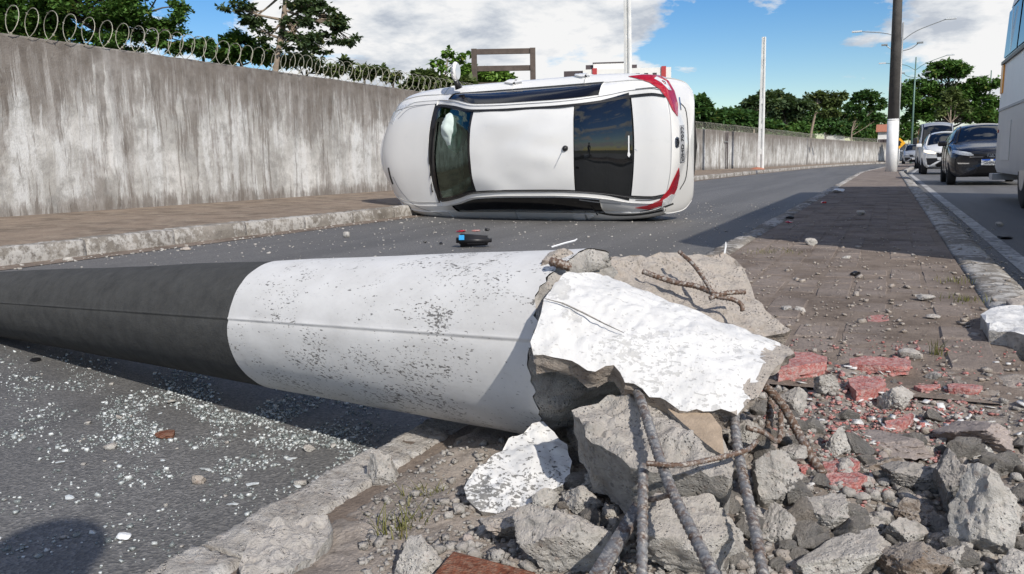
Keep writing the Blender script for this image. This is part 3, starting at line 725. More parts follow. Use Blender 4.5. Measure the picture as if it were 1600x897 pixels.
make_tree('thin_bush', 'thin olive shrub poking through the wire left of the car front', [(615, 145), (613, 122)], 21,
          [(612, 122, 18, 12), (600, 112, 8, 9)], 0.13, M_leaf_c, M_bark_d, 26, 16, 1.0, 11, 0.035, 'shrubs behind the near wall', cat='shrub')
make_tree('spiky_bush', 'pale spiky shrub above the car front, behind the wall', [(680, 160), (680, 140)], 24,
          [(662, 128, 24, 15), (690, 132, 24, 14), (720, 132, 22, 12), (640, 136, 14, 10)], 0.20, M_leaf_c, M_bark, 110, 30, 0.9, 12, 0.04, 'shrubs behind the near wall', cat='shrub')
make_tree('sapling', 'slim light green sapling left of the timber frame', [(696, 140), (697, 112), (700, 92)], 27,
          [(699, 84, 11, 9), (682, 98, 12, 7), (712, 93, 12, 7), (728, 88, 11, 6), (695, 108, 12, 6)], 0.16, M_leaf_e, M_bark, 40, 13, 1.0, 13, 0.035, G1, 1)
make_tree('hedge_bush', 'bright green rounded shrub behind the timber frame', [(765, 150), (765, 130)], 34,
          [(735, 116, 28, 16), (765, 122, 34, 15), (785, 124, 20, 11), (712, 128, 18, 12)], 0.20, M_leaf_e, M_bark_d, 120, 40, 0.8, 14, 0.06, 'shrubs behind the near wall', cat='shrub')
# far trees
make_tree('leafy_tree', 'dense tree showing just right of the overturned car', [(1096, 215), (1096, 190)], 62,
          [(1090, 172, 20, 22), (1105, 182, 14, 18), (1078, 190, 18, 20)], 0.42, M_leaf_b, M_bark_d, 120, 44, 0.8, 21, 0.14, G2)
make_tree('leafy_tree', 'low dark tree mass right of the one beside the overturned car', [(1135, 215), (1135, 200)], 72,
          [(1125, 190, 22, 16), (1148, 188, 22, 17), (1170, 190, 18, 16), (1118, 204, 18, 10)], 0.45, M_leaf_b, M_bark_d, 150, 44, 0.8, 22, 0.14, G2)
make_tree('umbrella_tree', 'umbrella-crowned tree left of the white concrete post', [(1177, 222), (1179, 190), (1182, 165)], 76,
          [(1182, 158, 20, 8), (1198, 150, 16, 9), (1170, 165, 12, 6), (1208, 165, 14, 8)], 0.42, M_leaf_d, M_bark, 90, 34, 0.9, 23, 0.13, G2)
make_tree('umbrella_tree', 'broad flat-topped tree just right of the white concrete post', [(1222, 222), (1226, 195), (1232, 170)], 82,
          [(1228, 156, 22, 10), (1245, 165, 22, 10), (1215, 150, 14, 8), (1240, 180, 16, 10), (1222, 176, 18, 8)], 0.45, M_leaf_d, M_bark_d, 130, 36, 0.85, 24, 0.14, G2)
make_tree('pale_trunk_tree', 'tree with a pale forked trunk in the middle of the far trees', [(1265, 225), (1270, 195), (1276, 170), (1278, 150)], 84,
          [(1280, 148, 20, 9), (1262, 166, 16, 8), (1298, 160, 18, 9), (1295, 178, 16, 8), (1312, 150, 14, 8)], 0.40, M_leaf_c, M_bark, 110, 30, 0.9, 25, 0.17, G2, 1)
make_tree('umbrella_tree', 'umbrella-crowned tree left of the standing pole', [(1330, 225), (1332, 200), (1342, 178)], 110,
          [(1350, 152, 20, 11), (1335, 165, 16, 8), (1368, 165, 14, 11), (1372, 186, 10, 7), (1340, 184, 14, 7)], 0.45, M_leaf_b, M_bark, 120, 36, 0.85, 26, 0.13, G2)
for (px, py, rx, ry, dep, mt, sd, lab) in [(1240, 205, 40, 20, 92, M_leaf_a, 31, 'low green shrub mass right of the white concrete post'), (1290, 195, 34, 22, 100, M_leaf_b, 32, 'dark shrub mass behind the pale forked trunk'),
        (1330, 205, 26, 16, 118, M_leaf_b, 33, 'dark low shrub behind the umbrella tree by the pole'), (1360, 216, 26, 12, 135, M_leaf_a, 34, 'green shrub at the foot of the standing pole, left side'),
        (1195, 205, 34, 18, 80, M_leaf_b, 35, 'dark shrub mass behind the white concrete post'), (1420, 208, 26, 22, 140, M_leaf_a, 36, 'green shrub right of the standing pole above the van')]:
    make_tree('shrub', lab, [(px, py + 20), (px, py)], dep, [(px - rx * .4, py, rx * .6, ry), (px + rx * .4, py + 2, rx * .6, ry * .9), (px, py - ry * .3, rx * .5, ry * .8)], 0.42, mt, M_bark_d, 110, 42, 0.85, sd, 0.1, 'shrubs beyond the far wall', cat='shrub')
for (px, py, rx, ry, sd, lab) in [(1130, 186, 34, 20, 41, 'dark distant tree filling the gap right of the overturned car'), (1172, 178, 34, 24, 42, 'dark distant tree behind the umbrella tree left of the white post'), (1215, 184, 36, 26, 43, 'dark distant tree behind the white post'), (1262, 180, 38, 28, 44, 'dark distant tree behind the pale forked trunk'), (1312, 182, 36, 28, 45, 'dark distant tree between the forked trunk and the standing pole'), (1352, 190, 34, 24, 46, 'dark distant tree just left of the standing pole')]:
    make_tree('distant_tree', lab, [(px, py + 40), (px, py + 10)], 150, [(px - rx * .45, py + 6, rx * .6, ry * .8), (px + rx * .45, py + 4, rx * .6, ry * .85), (px, py - ry * .3, rx * .6, ry * .7), (px, py + ry * .7, rx * .9, ry * .6)], 0.55, M_leaf_b, M_bark_d, 150, 44, 0.8, sd, 0.2, G2, 4)
make_tree('spreading_tree', 'large spreading tree right of the standing pole', [(1482, 230), (1482, 190), (1480, 150)], 92,
          [(1480, 112, 36, 16), (1445, 135, 34, 16), (1430, 160, 26, 14), (1500, 145, 40, 18), (1530, 135, 26, 14), (1480, 168, 50, 18), (1535, 165, 26, 16), (1440, 182, 26, 12), (1515, 182, 36, 14), (1465, 108, 20, 12), (1545, 185, 22, 14), (1420, 150, 14, 10)],
          0.40, M_leaf_a, M_bark_d, 460, 60, 0.8, 27, 0.32, G2)
make_tree('thin_tree', 'thin olive tree with a pale straight trunk in front of the large spreading tree', [(1484, 230), (1485, 180), (1486, 150)], 84,
          [(1485, 148, 16, 10), (1476, 162, 14, 8), (1498, 160, 14, 8), (1506, 172, 12, 8), (1470, 176, 10, 7)], 0.40, M_leaf_c, M_bark, 70, 26, 0.9, 28, 0.12, G2)

# ------------------------------------------------------------------ buildings far away
def facade(root, x0, x1, z0, z1, d, mat, name='wall', y=0.0):
    V, Fc = box_vf(x0, x1, y, y + d, z0, z1); return mk(name, V, Fc, mat, root)
def yaw_to_cam(p): return math.atan2(-p[0], p[1])
c = point_at(963, 150, 130); k = 130 / FPX; z_at = lambda py: point_at(963, py, 130)[2]
b = empty('hotel_block', (c[0], c[1], 0), yaw_to_cam(c))
tag(b, 'white flat-roofed building with red stripes showing above the overturned car', 'building')
facade(b, -52 * k, 84 * k, 0, z_at(108), 9, M_bwhite)
facade(b, -36 * k, 22 * k, z_at(108) + .003, z_at(98), 5, M_bwhite, 'upper_block', 1.0)
facade(b, -37 * k, 23 * k, z_at(98), z_at(96.5), 5.2, M_bdark, 'roof_cap', 0.9)
facade(b, -82 * k, -52.05 * k, 0, z_at(109), 8, M_bdark, 'side_wing', 0.6)
facade(b, -48 * k, -36.5 * k, z_at(108) + .004, z_at(99.5), 4, M_bdark, 'water_tank', 1.5)
facade(b, 22.5 * k, 32 * k, z_at(108) + .004, z_at(101), 4, M_bdark, 'stair_tower', 1.5)
for (xa, xb) in ((-37, -30), (69, 76)): facade(b, xa * k, xb * k, 0, z_at(106.5), 0.4, M_bred, 'red_stripe', -0.25)
for i in range(9): facade(b, (-48 + i * 13) * k, (-42 + i * 13) * k, z_at(124), z_at(116), 0.1, M_bdark, 'window', -0.06)
def house(px0, px1, pytop, depth, label, roofmat, seed):
    pxm = (px0 + px1) / 2; c = point_at(pxm, 230, depth); k = depth / FPX; hw = (px1 - px0) / 2 * k
    zt = point_at(pxm, pytop, depth)[2]; h = empty('house', (c[0], c[1], 0), yaw_to_cam(c)); tag(h, label, 'house', 'houses behind the far trees')
    facade(h, -hw, hw, 0, zt, 6, M_bwhite)
    mk('roof', [(-hw - .3, -.4, zt), (hw + .3, -.4, zt), (hw + .3, 6.4, zt), (-hw - .3, 6.4, zt), (-hw - .3, 3, zt + 1.2), (hw + .3, 3, zt + 1.2)], [(0, 1, 5, 4), (2, 3, 4, 5), (1, 2, 5), (3, 0, 4), (0, 3, 2, 1)], roofmat, h)
    for i in (-1, 0, 1):
        w = facade(h, i * hw * .6 - .5, i * hw * .6 + .5, zt - 2.2, zt - 1.0, 0.08, M_bwhite, 'window', -0.07)
        facade(w, i * hw * .6 - .42, i * hw * .6 + .42, zt - 2.1, zt - 1.1, 0.04, M_bdark, 'pane', -0.10)
house(1288, 1318, 208, 118, 'small white house glimpsed between the far trees', M_bwhite, 1)
house(1372, 1396, 206, 125, 'white house with terracotta roof beside the standing pole', M_terr, 2)

# ------------------------------------------------------------------ timber frame behind the wall
c0 = point_at(742, 140, 25); c1 = point_at(833, 140, 25); zt = point_at(788, 77, 25)[2]
fr = empty('timber_frame', (c0[0], c0[1], 0), math.atan2(c1[1] - c0[1], c1[0] - c0[0])); tag(fr, 'brown timber ladder frame standing behind the wall above the car', 'frame')
L = math.hypot(c1[0] - c0[0], c1[1] - c0[1]); k = 25 / FPX
for xx in (0, L): 
    V, Fc = box_vf(xx - 4.2 * k, xx + 4.2 * k, -0.08, 0.08, 0, zt); mk('post', V, Fc, M_wood, fr)
for (ya, yb) in ((77.5, 85.5), (103, 111), (128, 137)):
    V, Fc = box_vf(4.25 * k, L - 4.25 * k, -0.045, 0.045, zt - (yb - 77) * k, zt - (ya - 77) * k); mk('rail', V, Fc, M_wood, fr)

# ------------------------------------------------------------------ poles and posts
def tapered(name, z0, z1, r0, r1, mat, parent, n=24, x=0, y=0):
    V, Fc = tube_vf([(x, y, z0), (x, y, (z0 + z1) / 2), (x, y, z1)], [r0, (r0 + r1) / 2, r1], n); return mk(name, V, Fc, mat, parent, True)
sp = empty('utility_pole', (0.13, 36.4, 0.10)); tag(sp, 'tall standing concrete pole with a whitewashed foot on the median', 'pole')
sp.rotation_euler = (0, math.radians(-0.6), 0)
tapered('painted_foot', 0, 2.06, 0.215, 0.208, M_pole_sw, sp); tapered('shaft', 2.061, 12.5, 0.205, 0.12, M_pole_st, sp)
tapered('collar', 2.0, 2.02, 0.2105, 0.2105, M_pole_st, sp)

# precast H-section post with rungs on the left sidewalk
def h_post(loc, h, w, label, rungs=True, tilt=0.0):
    e = empty('precast_post', loc, math.radians(-8)); tag(e, label, 'post', 'precast posts on the left sidewalk'); e.rotation_euler = (0, tilt, math.radians(-8))
    def tp(x0, x1, y0, y1, z0, z1, s=0.62):
        V = [(x0, y0, z0), (x1, y0, z0), (x1, y1, z0), (x0, y1, z0), (x0 * s, y0 * s, z1), (x1 * s, y0 * s, z1), (x1 * s, y1 * s, z1), (x0 * s, y1 * s, z1)]
        return V, list(BOXF)
    mk('flange', *tp(-w / 2, -w / 2 + w * .42, -w * .4, w * .4, 0, h), M_post, e); mk('flange', *tp(w / 2 - w * .2, w / 2, -w * .4, w * .4, 0, h), M_post, e)
    mk('web', *tp(-w * .081, w * .301, -w * .12, w * .12, 0, h), M_post, e)
    if rungs:
        for z in np.arange(0.8, h * 0.6, 1.35):
            s = 1 - 0.38 * z / h; V, Fc = box_vf(-w * .08 * s, w * .3 * s, -w * .36 * s, -w * .125 * s, z, z + 0.28); mk('rung', V, Fc, M_post, e)
    return e
h_post((-6.35, 47.5, 0.15), 7.0, 0.30, 'white precast H-section post with rungs on the sidewalk, right of the overturned car')
p983 = ground_at(983, 300); r = pix_ray(983, 200); tt = -6.75 / r[0]
h_post((-6.75, r[1] * tt, 0.14), 8.5, 0.21, 'grey precast post rising behind the overturned car', False, math.radians(-0.8))
# soil heap at the post
def mound(name, loc, r, h, mat, label, cat):
    V = [(0, 0, h)]; Fc = []; n = 16
    for q in (0.45, 0.8, 1.0):
        for i in range(n):
            a = 2 * math.pi * i / n; rr = r * q * (1 + .2 * mnoise.noise((math.cos(a) * 2, math.sin(a) * 2, q * 3))); V.append((rr * math.cos(a), rr * math.sin(a), h * (1 - q ** 1.6) + (0.02 * mnoise.noise((a * 3, q * 5, 1)) if q < 1 else -0.01)))
    for i in range(n): Fc.append((0, 1 + i, 1 + (i + 1) % n))
    for j in range(2):
        for i in range(n): a = 1 + j * n; Fc.append((a + i, a + n + i, a + n + (i + 1) % n, a + (i + 1) % n))
    o = mk(name, V, Fc, mat, None, True); o.location = loc; tag(o, label, cat); return o
mound('soil_heap', (-6.45, 46.9, 0.14), 0.42, 0.14, M_terr, 'small heap of orange soil at the foot of the white precast post', 'soil heap')

def lamp_post(px, depth, pytop, label, mat):
    c = point_at(px, 240, depth); zt = point_at(px, pytop, depth)[2]
    e = empty('street_lamp', (c[0], c[1], 0.0), math.radians(0)); tag(e, label, 'street lamp', 'double-arm street lamps')
    tapered('pole', 0, zt, 0.11, 0.055, mat, e, 10)
    for s, dz in ((-1, 0.35), (1, 0.75)):
        V, Fc = tube_vf(smooth_path([(0, 0, zt - 1.2), (s * 0.9, 0, zt - 0.75 + dz * .2), (s * 2.6, 0, zt - 0.75 + dz)], 4), 0.03, 6); a = mk('arm', V, Fc, mat, e)
        V, Fc = box_vf(s * 2.9 - .32, s * 2.9 + .32, -.12, .12, zt - 0.78 + dz, zt - 0.68 + dz); mk('lamp_head', V, Fc, M_clear, a)
        V, Fc = tube_vf(smooth_path([(0, 0, zt - 1.9), (s * 0.6, 0, zt - 1.75), (s * 1.0, 0, zt - 1.45)], 4), 0.03, 6); a = mk('lower_arm', V, Fc, mat, e)
        V, Fc = box_vf(s * 1.1 - .2, s * 1.1 + .2, -.12, .12, zt - 1.46, zt - 1.36); mk('lamp_head', V, Fc, M_lamp, a)
lamp_post(1401, 58, 40, 'double-arm street lamp mostly hidden behind the standing pole', M_lamp)
lamp_post(1423.5, 80, 92, 'double-arm street lamp right of the standing pole', M_lamp_g)
lamp_post(1540.5, 92, 112, 'double-arm street lamp beside the bus edge', M_lamp_g)

# two thin dark pipes against the far wall and a bare post above it
for px, wd, lab in ((1150, 0.022, 'left one of two thin dark pipes against the far wall'), (1156.5, 0.03, 'right one of two thin dark pipes against the far wall')):
    r = pix_ray(px, 262); x = -8.9; 
    for _ in range(4):
        tt = x / r[0]; x = interp_poly(WALL_L, r[1] * tt) + 0.08
    o = empty('drain_pipe', (x, r[1] * tt, 0.15)); tag(o, lab, 'pipe', 'pipes on the far wall'); tapered('pipe', 0, 2.05, wd, wd, M_bdark, o, 8)
    V, Fc = box_vf(-0.09, 0.02, -0.09, 0.09, 1.5, 1.55); mk('clip', V, Fc, M_lamp, o)

# diamond warning sign
c = point_at(1405.5, 224, 60); s = empty('warning_sign', (c[0], c[1], 0.0), yaw_to_cam(c)); tag(s, 'small orange diamond warning sign beside the standing pole', 'sign')
tapered('post', 0, c[2] - 0.2, 0.035, 0.035, M_pole_sw, s, 8)
q = 0.40; mk('panel', [(0, -.06, c[2] - q), (q, -.06, c[2]), (0, -.06, c[2] + q), (-q, -.06, c[2]), (0, -.03, c[2] - q), (q, -.03, c[2]), (0, -.03, c[2] + q), (-q, -.03, c[2])], [(0, 1, 2, 3), (7, 6, 5, 4), (0, 4, 5, 1), (1, 5, 6, 2), (2, 6, 7, 3), (3, 7, 4, 0)], M_sign, s)
mk('symbol', [(-.07, -.064, c[2] - .18), (.07, -.064, c[2] - .18), (.07, -.064, c[2] + .03), (.16, -.064, c[2] + .03), (0, -.064, c[2] + .22), (-.16, -.064, c[2] + .03), (-.07, -.064, c[2] + .03)], [(0, 1, 2, 3, 4, 5, 6)], M_black, s)
# ------------------------------------------------------------------ vehicles
def pchip(xs, ys):
    xs = np.array(xs, float); ys = np.array(ys, float); h = np.diff(xs); d = np.diff(ys) / h
    m = np.zeros(len(xs)); m[0] = d[0]; m[-1] = d[-1]
    for i in range(1, len(xs) - 1):
        if d[i - 1] * d[i] > 0:
            w1 = 2 * h[i] + h[i - 1]; w2 = h[i] + 2 * h[i - 1]; m[i] = (w1 + w2) / (w1 / d[i - 1] + w2 / d[i])
    def f(x):
        x = min(max(x, xs[0]), xs[-1]); i = min(int(np.searchsorted(xs, x, side='right')) - 1, len(xs) - 2); i = max(i, 0)
        t = (x - xs[i]) / h[i]
        return ((2 * t ** 3 - 3 * t ** 2 + 1) * ys[i] + (t ** 3 - 2 * t ** 2 + t) * h[i] * m[i] + (-2 * t ** 3 + 3 * t ** 2) * ys[i + 1] + (t ** 3 - t ** 2) * h[i] * m[i + 1])
    return f
class Shell:
    """car body surface. x: from nose to tail, y: right, z: up"""
    def __init__(s, S):
        s.S = S; x = S['x']
        s.f = {k: pchip(x, S[k]) for k in ('ztop', 'zsh', 'ysh', 'zb', 'yb', 'W', 'zlo', 'bow')}
        s.L = x[-1]; s.V = []; s.F = []
        s.skew = S.get('skew', lambda x, z: 0.0)
    def sec(s, x): return {k: f(x) for k, f in s.f.items()}
    def pt(s, x, v, side=1):
        q = s.sec(x)
        if v <= 1: y, z = q['W'] * .84 * v, q['zlo']
        elif v <= 5:
            P = [(q['W'] * .84, q['zlo']), (q['W'] * .965, q['zlo'] + .10), (q['W'], max(q['zlo'] + .2, q['zb'] * .62)), (q['W'] * .992, q['zb'] - .12 * q['zb']), (q['yb'], q['zb'])]
            i = min(int(v - 1), 3); t = v - 1 - i
            p0 = P[max(i - 1, 0)]; p1 = P[i]; p2 = P[i + 1]; p3 = P[min(i + 2, 4)]
            c = lambda a, b, cc, d: 0.5 * (2 * b + (-a + cc) * t + (2 * a - 5 * b + 4 * cc - d) * t * t + (-a + 3 * b - 3 * cc + d) * t ** 3)
            y, z = c(p0[0], p1[0], p2[0], p3[0]), c(p0[1], p1[1], p2[1], p3[1])
        elif v <= 6:
            t = v - 5; b = 0.035 * math.sin(math.pi * t)
            y = q['yb'] + (q['ysh'] - q['yb']) * t + b * min(1, (q['zsh'] - q['zb']) * 4); z = q['zb'] + (q['zsh'] - q['zb']) * t
        else:
            t = 1 - (v - 6) / 2; y = q['ysh'] * t; z = q['zsh'] + (q['ztop'] - q['zsh']) * (1 - abs(t) ** 2.3)
        yy = y / max(q['W'], 1e-3)
        return np.array([x + q['bow'] * yy * yy + s.skew(x, z), y * side, z])
    def top(s, x, t):
        p = s.pt(x, 6 + 2 * (1 - abs(t)), 1); p[1] *= (1 if t >= 0 else -1); return p
    def add(s, V, F):
        b = len(s.V); s.V += [tuple(v) for v in V]; s.F += [tuple(i + b for i in f) for f in F]
    def grid(s, name, mat, parent, us, ws, fn, off=0.0, flip=False, reg=True, thick=0.012):
        """grid patch; fn(u,w)->point; offset along the patch normal; edges turned inward"""
        P = np.array([[fn(u, w) for w in ws] for u in us]); nu, nw = len(us), len(ws)
        du = np.gradient(P, axis=0); dw = np.gradient(P, axis=1); N = np.cross(du, dw)
        N /= np.maximum(np.linalg.norm(N, axis=2), 1e-9)[..., None]
        if flip: N = -N
        P2 = P + N * off; V = list(P2.reshape(-1, 3)); F = []
        for i in range(nu - 1):
            for j in range(nw - 1):
                a = i * nw + j; q = (a, a + nw, a + nw + 1, a + 1); F.append(q[::-1] if flip else q)
        if reg: s.add(V, F)
        if thick:
            bd = [i * nw for i in range(nu)] + [(nu - 1) * nw + j for j in range(1, nw)] + [i * nw + nw - 1 for i in range(nu - 2, -1, -1)] + [j for j in range(nw - 2, 0, -1)]
            NN = N.reshape(-1, 3); b = len(V)
            for k in bd: V.append(V[k] - NN[k] * thick)
            m = len(bd)
            for k in range(m):
                q = (bd[k], bd[(k + 1) % m], b + (k + 1) % m, b + k); F.append(q[::-1] if flip else q)
        o = mk(name, V, F, mat, parent, True)
        try:
            o.data.set_sharp_from_angle(angle=math.radians(40))
        except Exception: pass
        return o
    def bvh(s): return BVHTree.FromPolygons([Vector(v) for v in s.V], s.F)
def lin(a, b, n): return list(np.linspace(a, b, n))
def xs_range(a, b, step=0.05): return lin(a, b, max(3, int((b - a) / step) + 1))

def conform(name, poly, cast, bvh, mat, parent, off=0.004, cuts=3, thick=0.006):
    """polygon in 2-D -> piece lying on the body: cast(a,b) gives (origin, direction) in car space"""
    bm = bmesh.new(); vs = [bm.verts.new((a, b, 0)) for a, b in poly]; f = bm.faces.new(vs); f.normal_update()
    bmesh.ops.triangulate(bm, faces=[f])
    for _ in range(cuts):
        bmesh.ops.subdivide_edges(bm, edges=list(bm.edges), cuts=1, use_grid_fill=True)
    bmesh.ops.triangulate(bm, faces=list(bm.faces))
    last = None; bad = []
    info = {}
    for v in bm.verts:
        o, d = cast(v.co.x, v.co.y); hit = bvh.ray_cast(Vector(o), Vector(d).normalized(), 60)
        if hit[0] is None: bad.append(v); continue
        n = hit[1]; n = n if n.dot(Vector(d)) < 0 else -n
        info[v] = (hit[0], n)
    for v in bm.verts:
        if v in info: v.co = info[v][0] + info[v][1] * off
    bmesh.ops.delete(bm, geom=bad, context='VERTS')
    if not bm.faces: bm.free(); return None
    be = [e for e in bm.edges if e.is_boundary]
    if thick:
        nor = {v: info[v][1] for v in bm.verts}
        ret = bmesh.ops.extrude_edge_only(bm, edges=be)
        for g in ret['geom']:
            if isinstance(g, bmesh.types.BMVert):
                src = min((e.other_vert(g) for e in g.link_edges if e.other_vert(g) in nor), key=lambda w: (w.co - g.co).length, default=None)
                if src is not None: g.co = g.co - nor[src] * thick
    bmesh.ops.recalc_face_normals(bm, faces=list(bm.faces))
    for v in bm.verts: pass
    o = mk_bm(name, bm, mat, parent, True)
    try: o.data.set_sharp_from_angle(angle=math.radians(50))
    except Exception: pass
    return o
def wheel(parent, x, y, z, r, w, side):
    n = 28; prof = [(r * .62, -w / 2), (r * .93, -w / 2), (r, -w * .38), (r, w * .38), (r * .93, w / 2), (r * .62, w / 2)]
    V, F = [], []
    for i in range(n):
        a = 2 * math.pi * i / n
        for (rr, yy) in prof: V.append((rr * math.cos(a), yy, rr * math.sin(a)))
    k = len(prof)
    for i in range(n):
        for j in range(k): 
            a, b = i * k + j, i * k + (j + 1) % k; c, d = ((i + 1) % n) * k + (j + 1) % k, ((i + 1) % n) * k + j; F.append((a, b, c, d))
    wh = bpy.data.objects.new('wheel', None); COL.objects.link(wh); wh.parent = parent; wh.location = (x, y, z)
    mk('tyre', V, F, M_rubber, wh, True)
    V, F = [], []; yo = side * w * .36
    V.append((0, yo + side * .02, 0))
    for i in range(20):
        a = 2 * math.pi * i / 20; rr = r * .63; V.append((rr * math.cos(a), yo - side * .03, rr * math.sin(a))); 
    for i in range(20): V.append((r * .22 * math.cos(2 * math.pi * i / 20), yo, r * .22 * math.sin(2 * math.pi * i / 20)))
    for i in range(20):
        j = (i + 1) % 20; F.append((0, 21 + i, 21 + j))
        if i % 4 != 0: F.append((21 + i, 1 + i, 1 + j, 21 + j))
    mk('rim', V, F, M_rim, wh)
def text_mesh(name, s, size, mat, parent, thick=0.002):
    """raised lettering as a mesh, centred, in the XY plane"""
    cu = bpy.data.curves.new(name, 'FONT'); cu.body = s; cu.size = size; cu.align_x = 'CENTER'; cu.align_y = 'CENTER'; cu.extrude = thick; cu.resolution_u = 3
    to = bpy.data.objects.new(name, cu); COL.objects.link(to)
    dg = bpy.context.evaluated_depsgraph_get(); me = bpy.data.meshes.new_from_object(to.evaluated_get(dg))
    bpy.data.objects.remove(to); bpy.data.curves.remove(cu)
    o = link_mesh(name, me, mat, parent); return o

def basic_shell(sh, body, paint, lay, fine=0.05, gloss_glass=M_glass_dk, ws_glass=M_glass_dk):
    """lay: dict of panel lines along x. Panels shared by every car."""
    L = sh.L; g = 0.004
    hood0, ws0, ws1, rf1, rw1, tr1 = lay['hood0'], lay['ws0'], lay['ws1'], lay['rf1'], lay['rw1'], lay['tr1']
    T = lay.get('t', 0.90)
    ts = lin(-T, T, 21)
    top = lambda u, w: sh.top(u, w)
    sh.grid('hood', paint, body, xs_range(hood0, ws0 - .075, fine), lin(-.93, .93, 21), top)
    sh.grid('cowl', M_black, body, lin(ws0 - .07, ws0 + .015, 4), lin(-.97, .97, 21), top, off=-0.004)
    sh.grid('windscreen', ws_glass, body, xs_range(ws0 + .05, ws1 - .045, fine), lin(-T * .95, T * .95, 21), top, off=-0.002, thick=0.004)
    for (ua, ub, wa, wb) in ((ws0 + .017, ws0 + .0485, -T, T), (ws1 - .0435, ws1 - .004, -T, T), (ws0 + .05, ws1 - .045, -T, -T * .9535), (ws0 + .05, ws1 - .045, T * .9535, T)):
        sh.grid('windscreen_border', M_black_g, body, xs_range(ua, ub, .05) if ub - ua > .2 else lin(ua, ub, 3), lin(wa, wb, 21 if wb - wa > .5 else 3), top, off=-0.003, thick=0.004)
    sh.grid('roof', paint, body, xs_range(ws1, rf1, fine), lin(-T + .012, T - .012, 25), lambda u, w: sh.top(u, w) + np.array([0, 0, lay.get('dent', 0) * mnoise.noise((u * 2.3, w * 2.4, 4.0))]))
    sh.grid('rear_window', gloss_glass, body, xs_range(rf1 + .012, rw1 - .012, fine), lin(-T + .008, T - .008, 21), lambda u, w: sh.top(u, w * (1 + lay.get('flare', 0) * (u - rf1) / (rw1 - rf1))), off=0.003 if lay.get('flare') else -0.002)
    if tr1 - rw1 > 0.08: sh.grid('boot_lid', paint, body, xs_range(rw1 + .008, tr1, fine), lin(-T - .02, T + .02, 21), top)
    for sd in (1, -1):
        fl = sd < 0
        side = lambda u, w, sd=sd: sh.pt(u, w, sd)
        rail = lambda u, w, sd=sd: sh.top(u, sd * w)
        sh.grid('roof_rail', paint, body, xs_range(ws0 - .02, tr1, fine), lin(T + .012, 1.0, 5), rail, flip=not fl)
        sh.grid('roof_seam', M_black, body, xs_range(ws0, tr1, fine), lin(T - .02, T + .03, 3), rail, off=-0.008, flip=not fl, thick=0)
        sh.grid('wing_top', paint, body, xs_range(hood0, ws0 - .028, fine), lin(.936, 1.0, 3), rail, flip=not fl, thick=0.006)
        vs = lin(1, 5, 15)
        for nm, a, b in lay['sides']:
            sh.grid(nm, paint, body, xs_range(a + g, b - g, fine), vs, side, flip=fl)
        if lay.get('skirt', True): sh.grid('sill', M_under, body, xs_range(.3, L - .3, .15), lin(.6, 1.0, 3), side, flip=fl, thick=0)
        b0, b1 = lay['glass'][0][0] - .09, lay['glass'][-1][1] + .08
        sh.grid('front_wing_edge', paint, body, xs_range(hood0, b0 - .003, fine), lin(5, 6, 4), side, flip=fl, thick=0.006)
        sh.grid('window_frame', M_black_g, body, xs_range(b0, b1, fine), lin(5.0, 5.93, 6), side, off=-0.002, flip=fl)
        sh.grid('window_rail', paint, body, xs_range(b0, b1, fine), lin(5.935, 6.0, 3), side, flip=fl, thick=0.006)
        sh.grid('rear_pillar', paint, body, xs_range(b1 + .003, tr1, fine), lin(5, 6, 6), side, flip=fl, thick=0.008)
        for (a, b) in lay['glass']:
            sh.grid('side_window', gloss_glass, body, xs_range(a, b, fine), lin(5.10, 5.86, 5), side, off=0.002, flip=fl, thick=0.004)
    # nose and tail caps
    for nm, xe, sgn, bulge, mat in (('front_bumper', hood0, -1, lay.get('nose', .10), paint), ('rear_bumper', tr1, 1, lay.get('tail', .12), paint)):
        vs = lin(1, 8, 31); ring = [sh.pt(xe, v, 1) for v in vs] + [sh.pt(xe, v, -1) for v in vs[::-1][1:]]
        low = [np.array([sh.pt(xe, 1, 1)[0], y, sh.pt(xe, 1, 1)[2]]) for y in lin(-sh.pt(xe, 1, 1)[1], sh.pt(xe, 1, 1)[1], 9)[1:-1]]
        ring = np.array(ring + low); ctr = np.array([sh.pt(xe, 8)[0], 0, lay.get('capz', .62)])
        V, F = [], []; rings = [1.0, .97, .93, .87, .78, .66, .5, .32, .15]; m = len(ring)
        lf = lay.get('tail_fn') if sgn > 0 else lay.get('nose_fn')
        for t in rings:
            for p in ring:
                q = ctr + (p - ctr) * t; q[0] = (p[0] * t + ctr[0] * (1 - t)) + sgn * bulge * (1 - t ** 3.2) ** 0.75
                if lf: q[0] += lf(q[1], q[2]) * (1 - t ** 2.5)
                V.append(q)
        q = ctr.copy(); q[0] += sgn * bulge + (lf(0, q[2]) if lf else 0); V.append(q)
        for i in range(len(rings) - 1):
            for j in range(m):
                a, b = i * m + j, i * m + (j + 1) % m; F.append((a, b, b + m, a + m))
        for j in range(m): F.append(((len(rings) - 1) * m + j, (len(rings) - 1) * m + (j + 1) % m, len(V) - 1))
        if sgn < 0: F = [f[::-1] for f in F]
        F = [f[::-1] for f in F]
        sh.add(V, F)
        o = mk(nm, V, F, mat, body, True)
    # floor pan and dark cabin
    V, F = [], []
    us = xs_range(hood0 + .05, tr1 - .05, .25)
    for u in us:
        for v, sd in ((1, 1), (0.5, 1), (0, 1), (0.5, -1), (1, -1)): V.append(sh.pt(u, v, sd) + np.array([0, 0, .004]))
    for i in range(len(us) - 1):
        for j in range(4): a = i * 5 + j; F.append((a, a + 1, a + 6, a + 5))
    mk('floor_pan', V, F, M_under, body)
    V, F = [], []                                            # inner lining just inside the outer skin, below the glass
    us = xs_range(hood0 + .03, tr1 - .02, .08); ring = [(v, 1) for v in lin(1, 5.0, 9)]
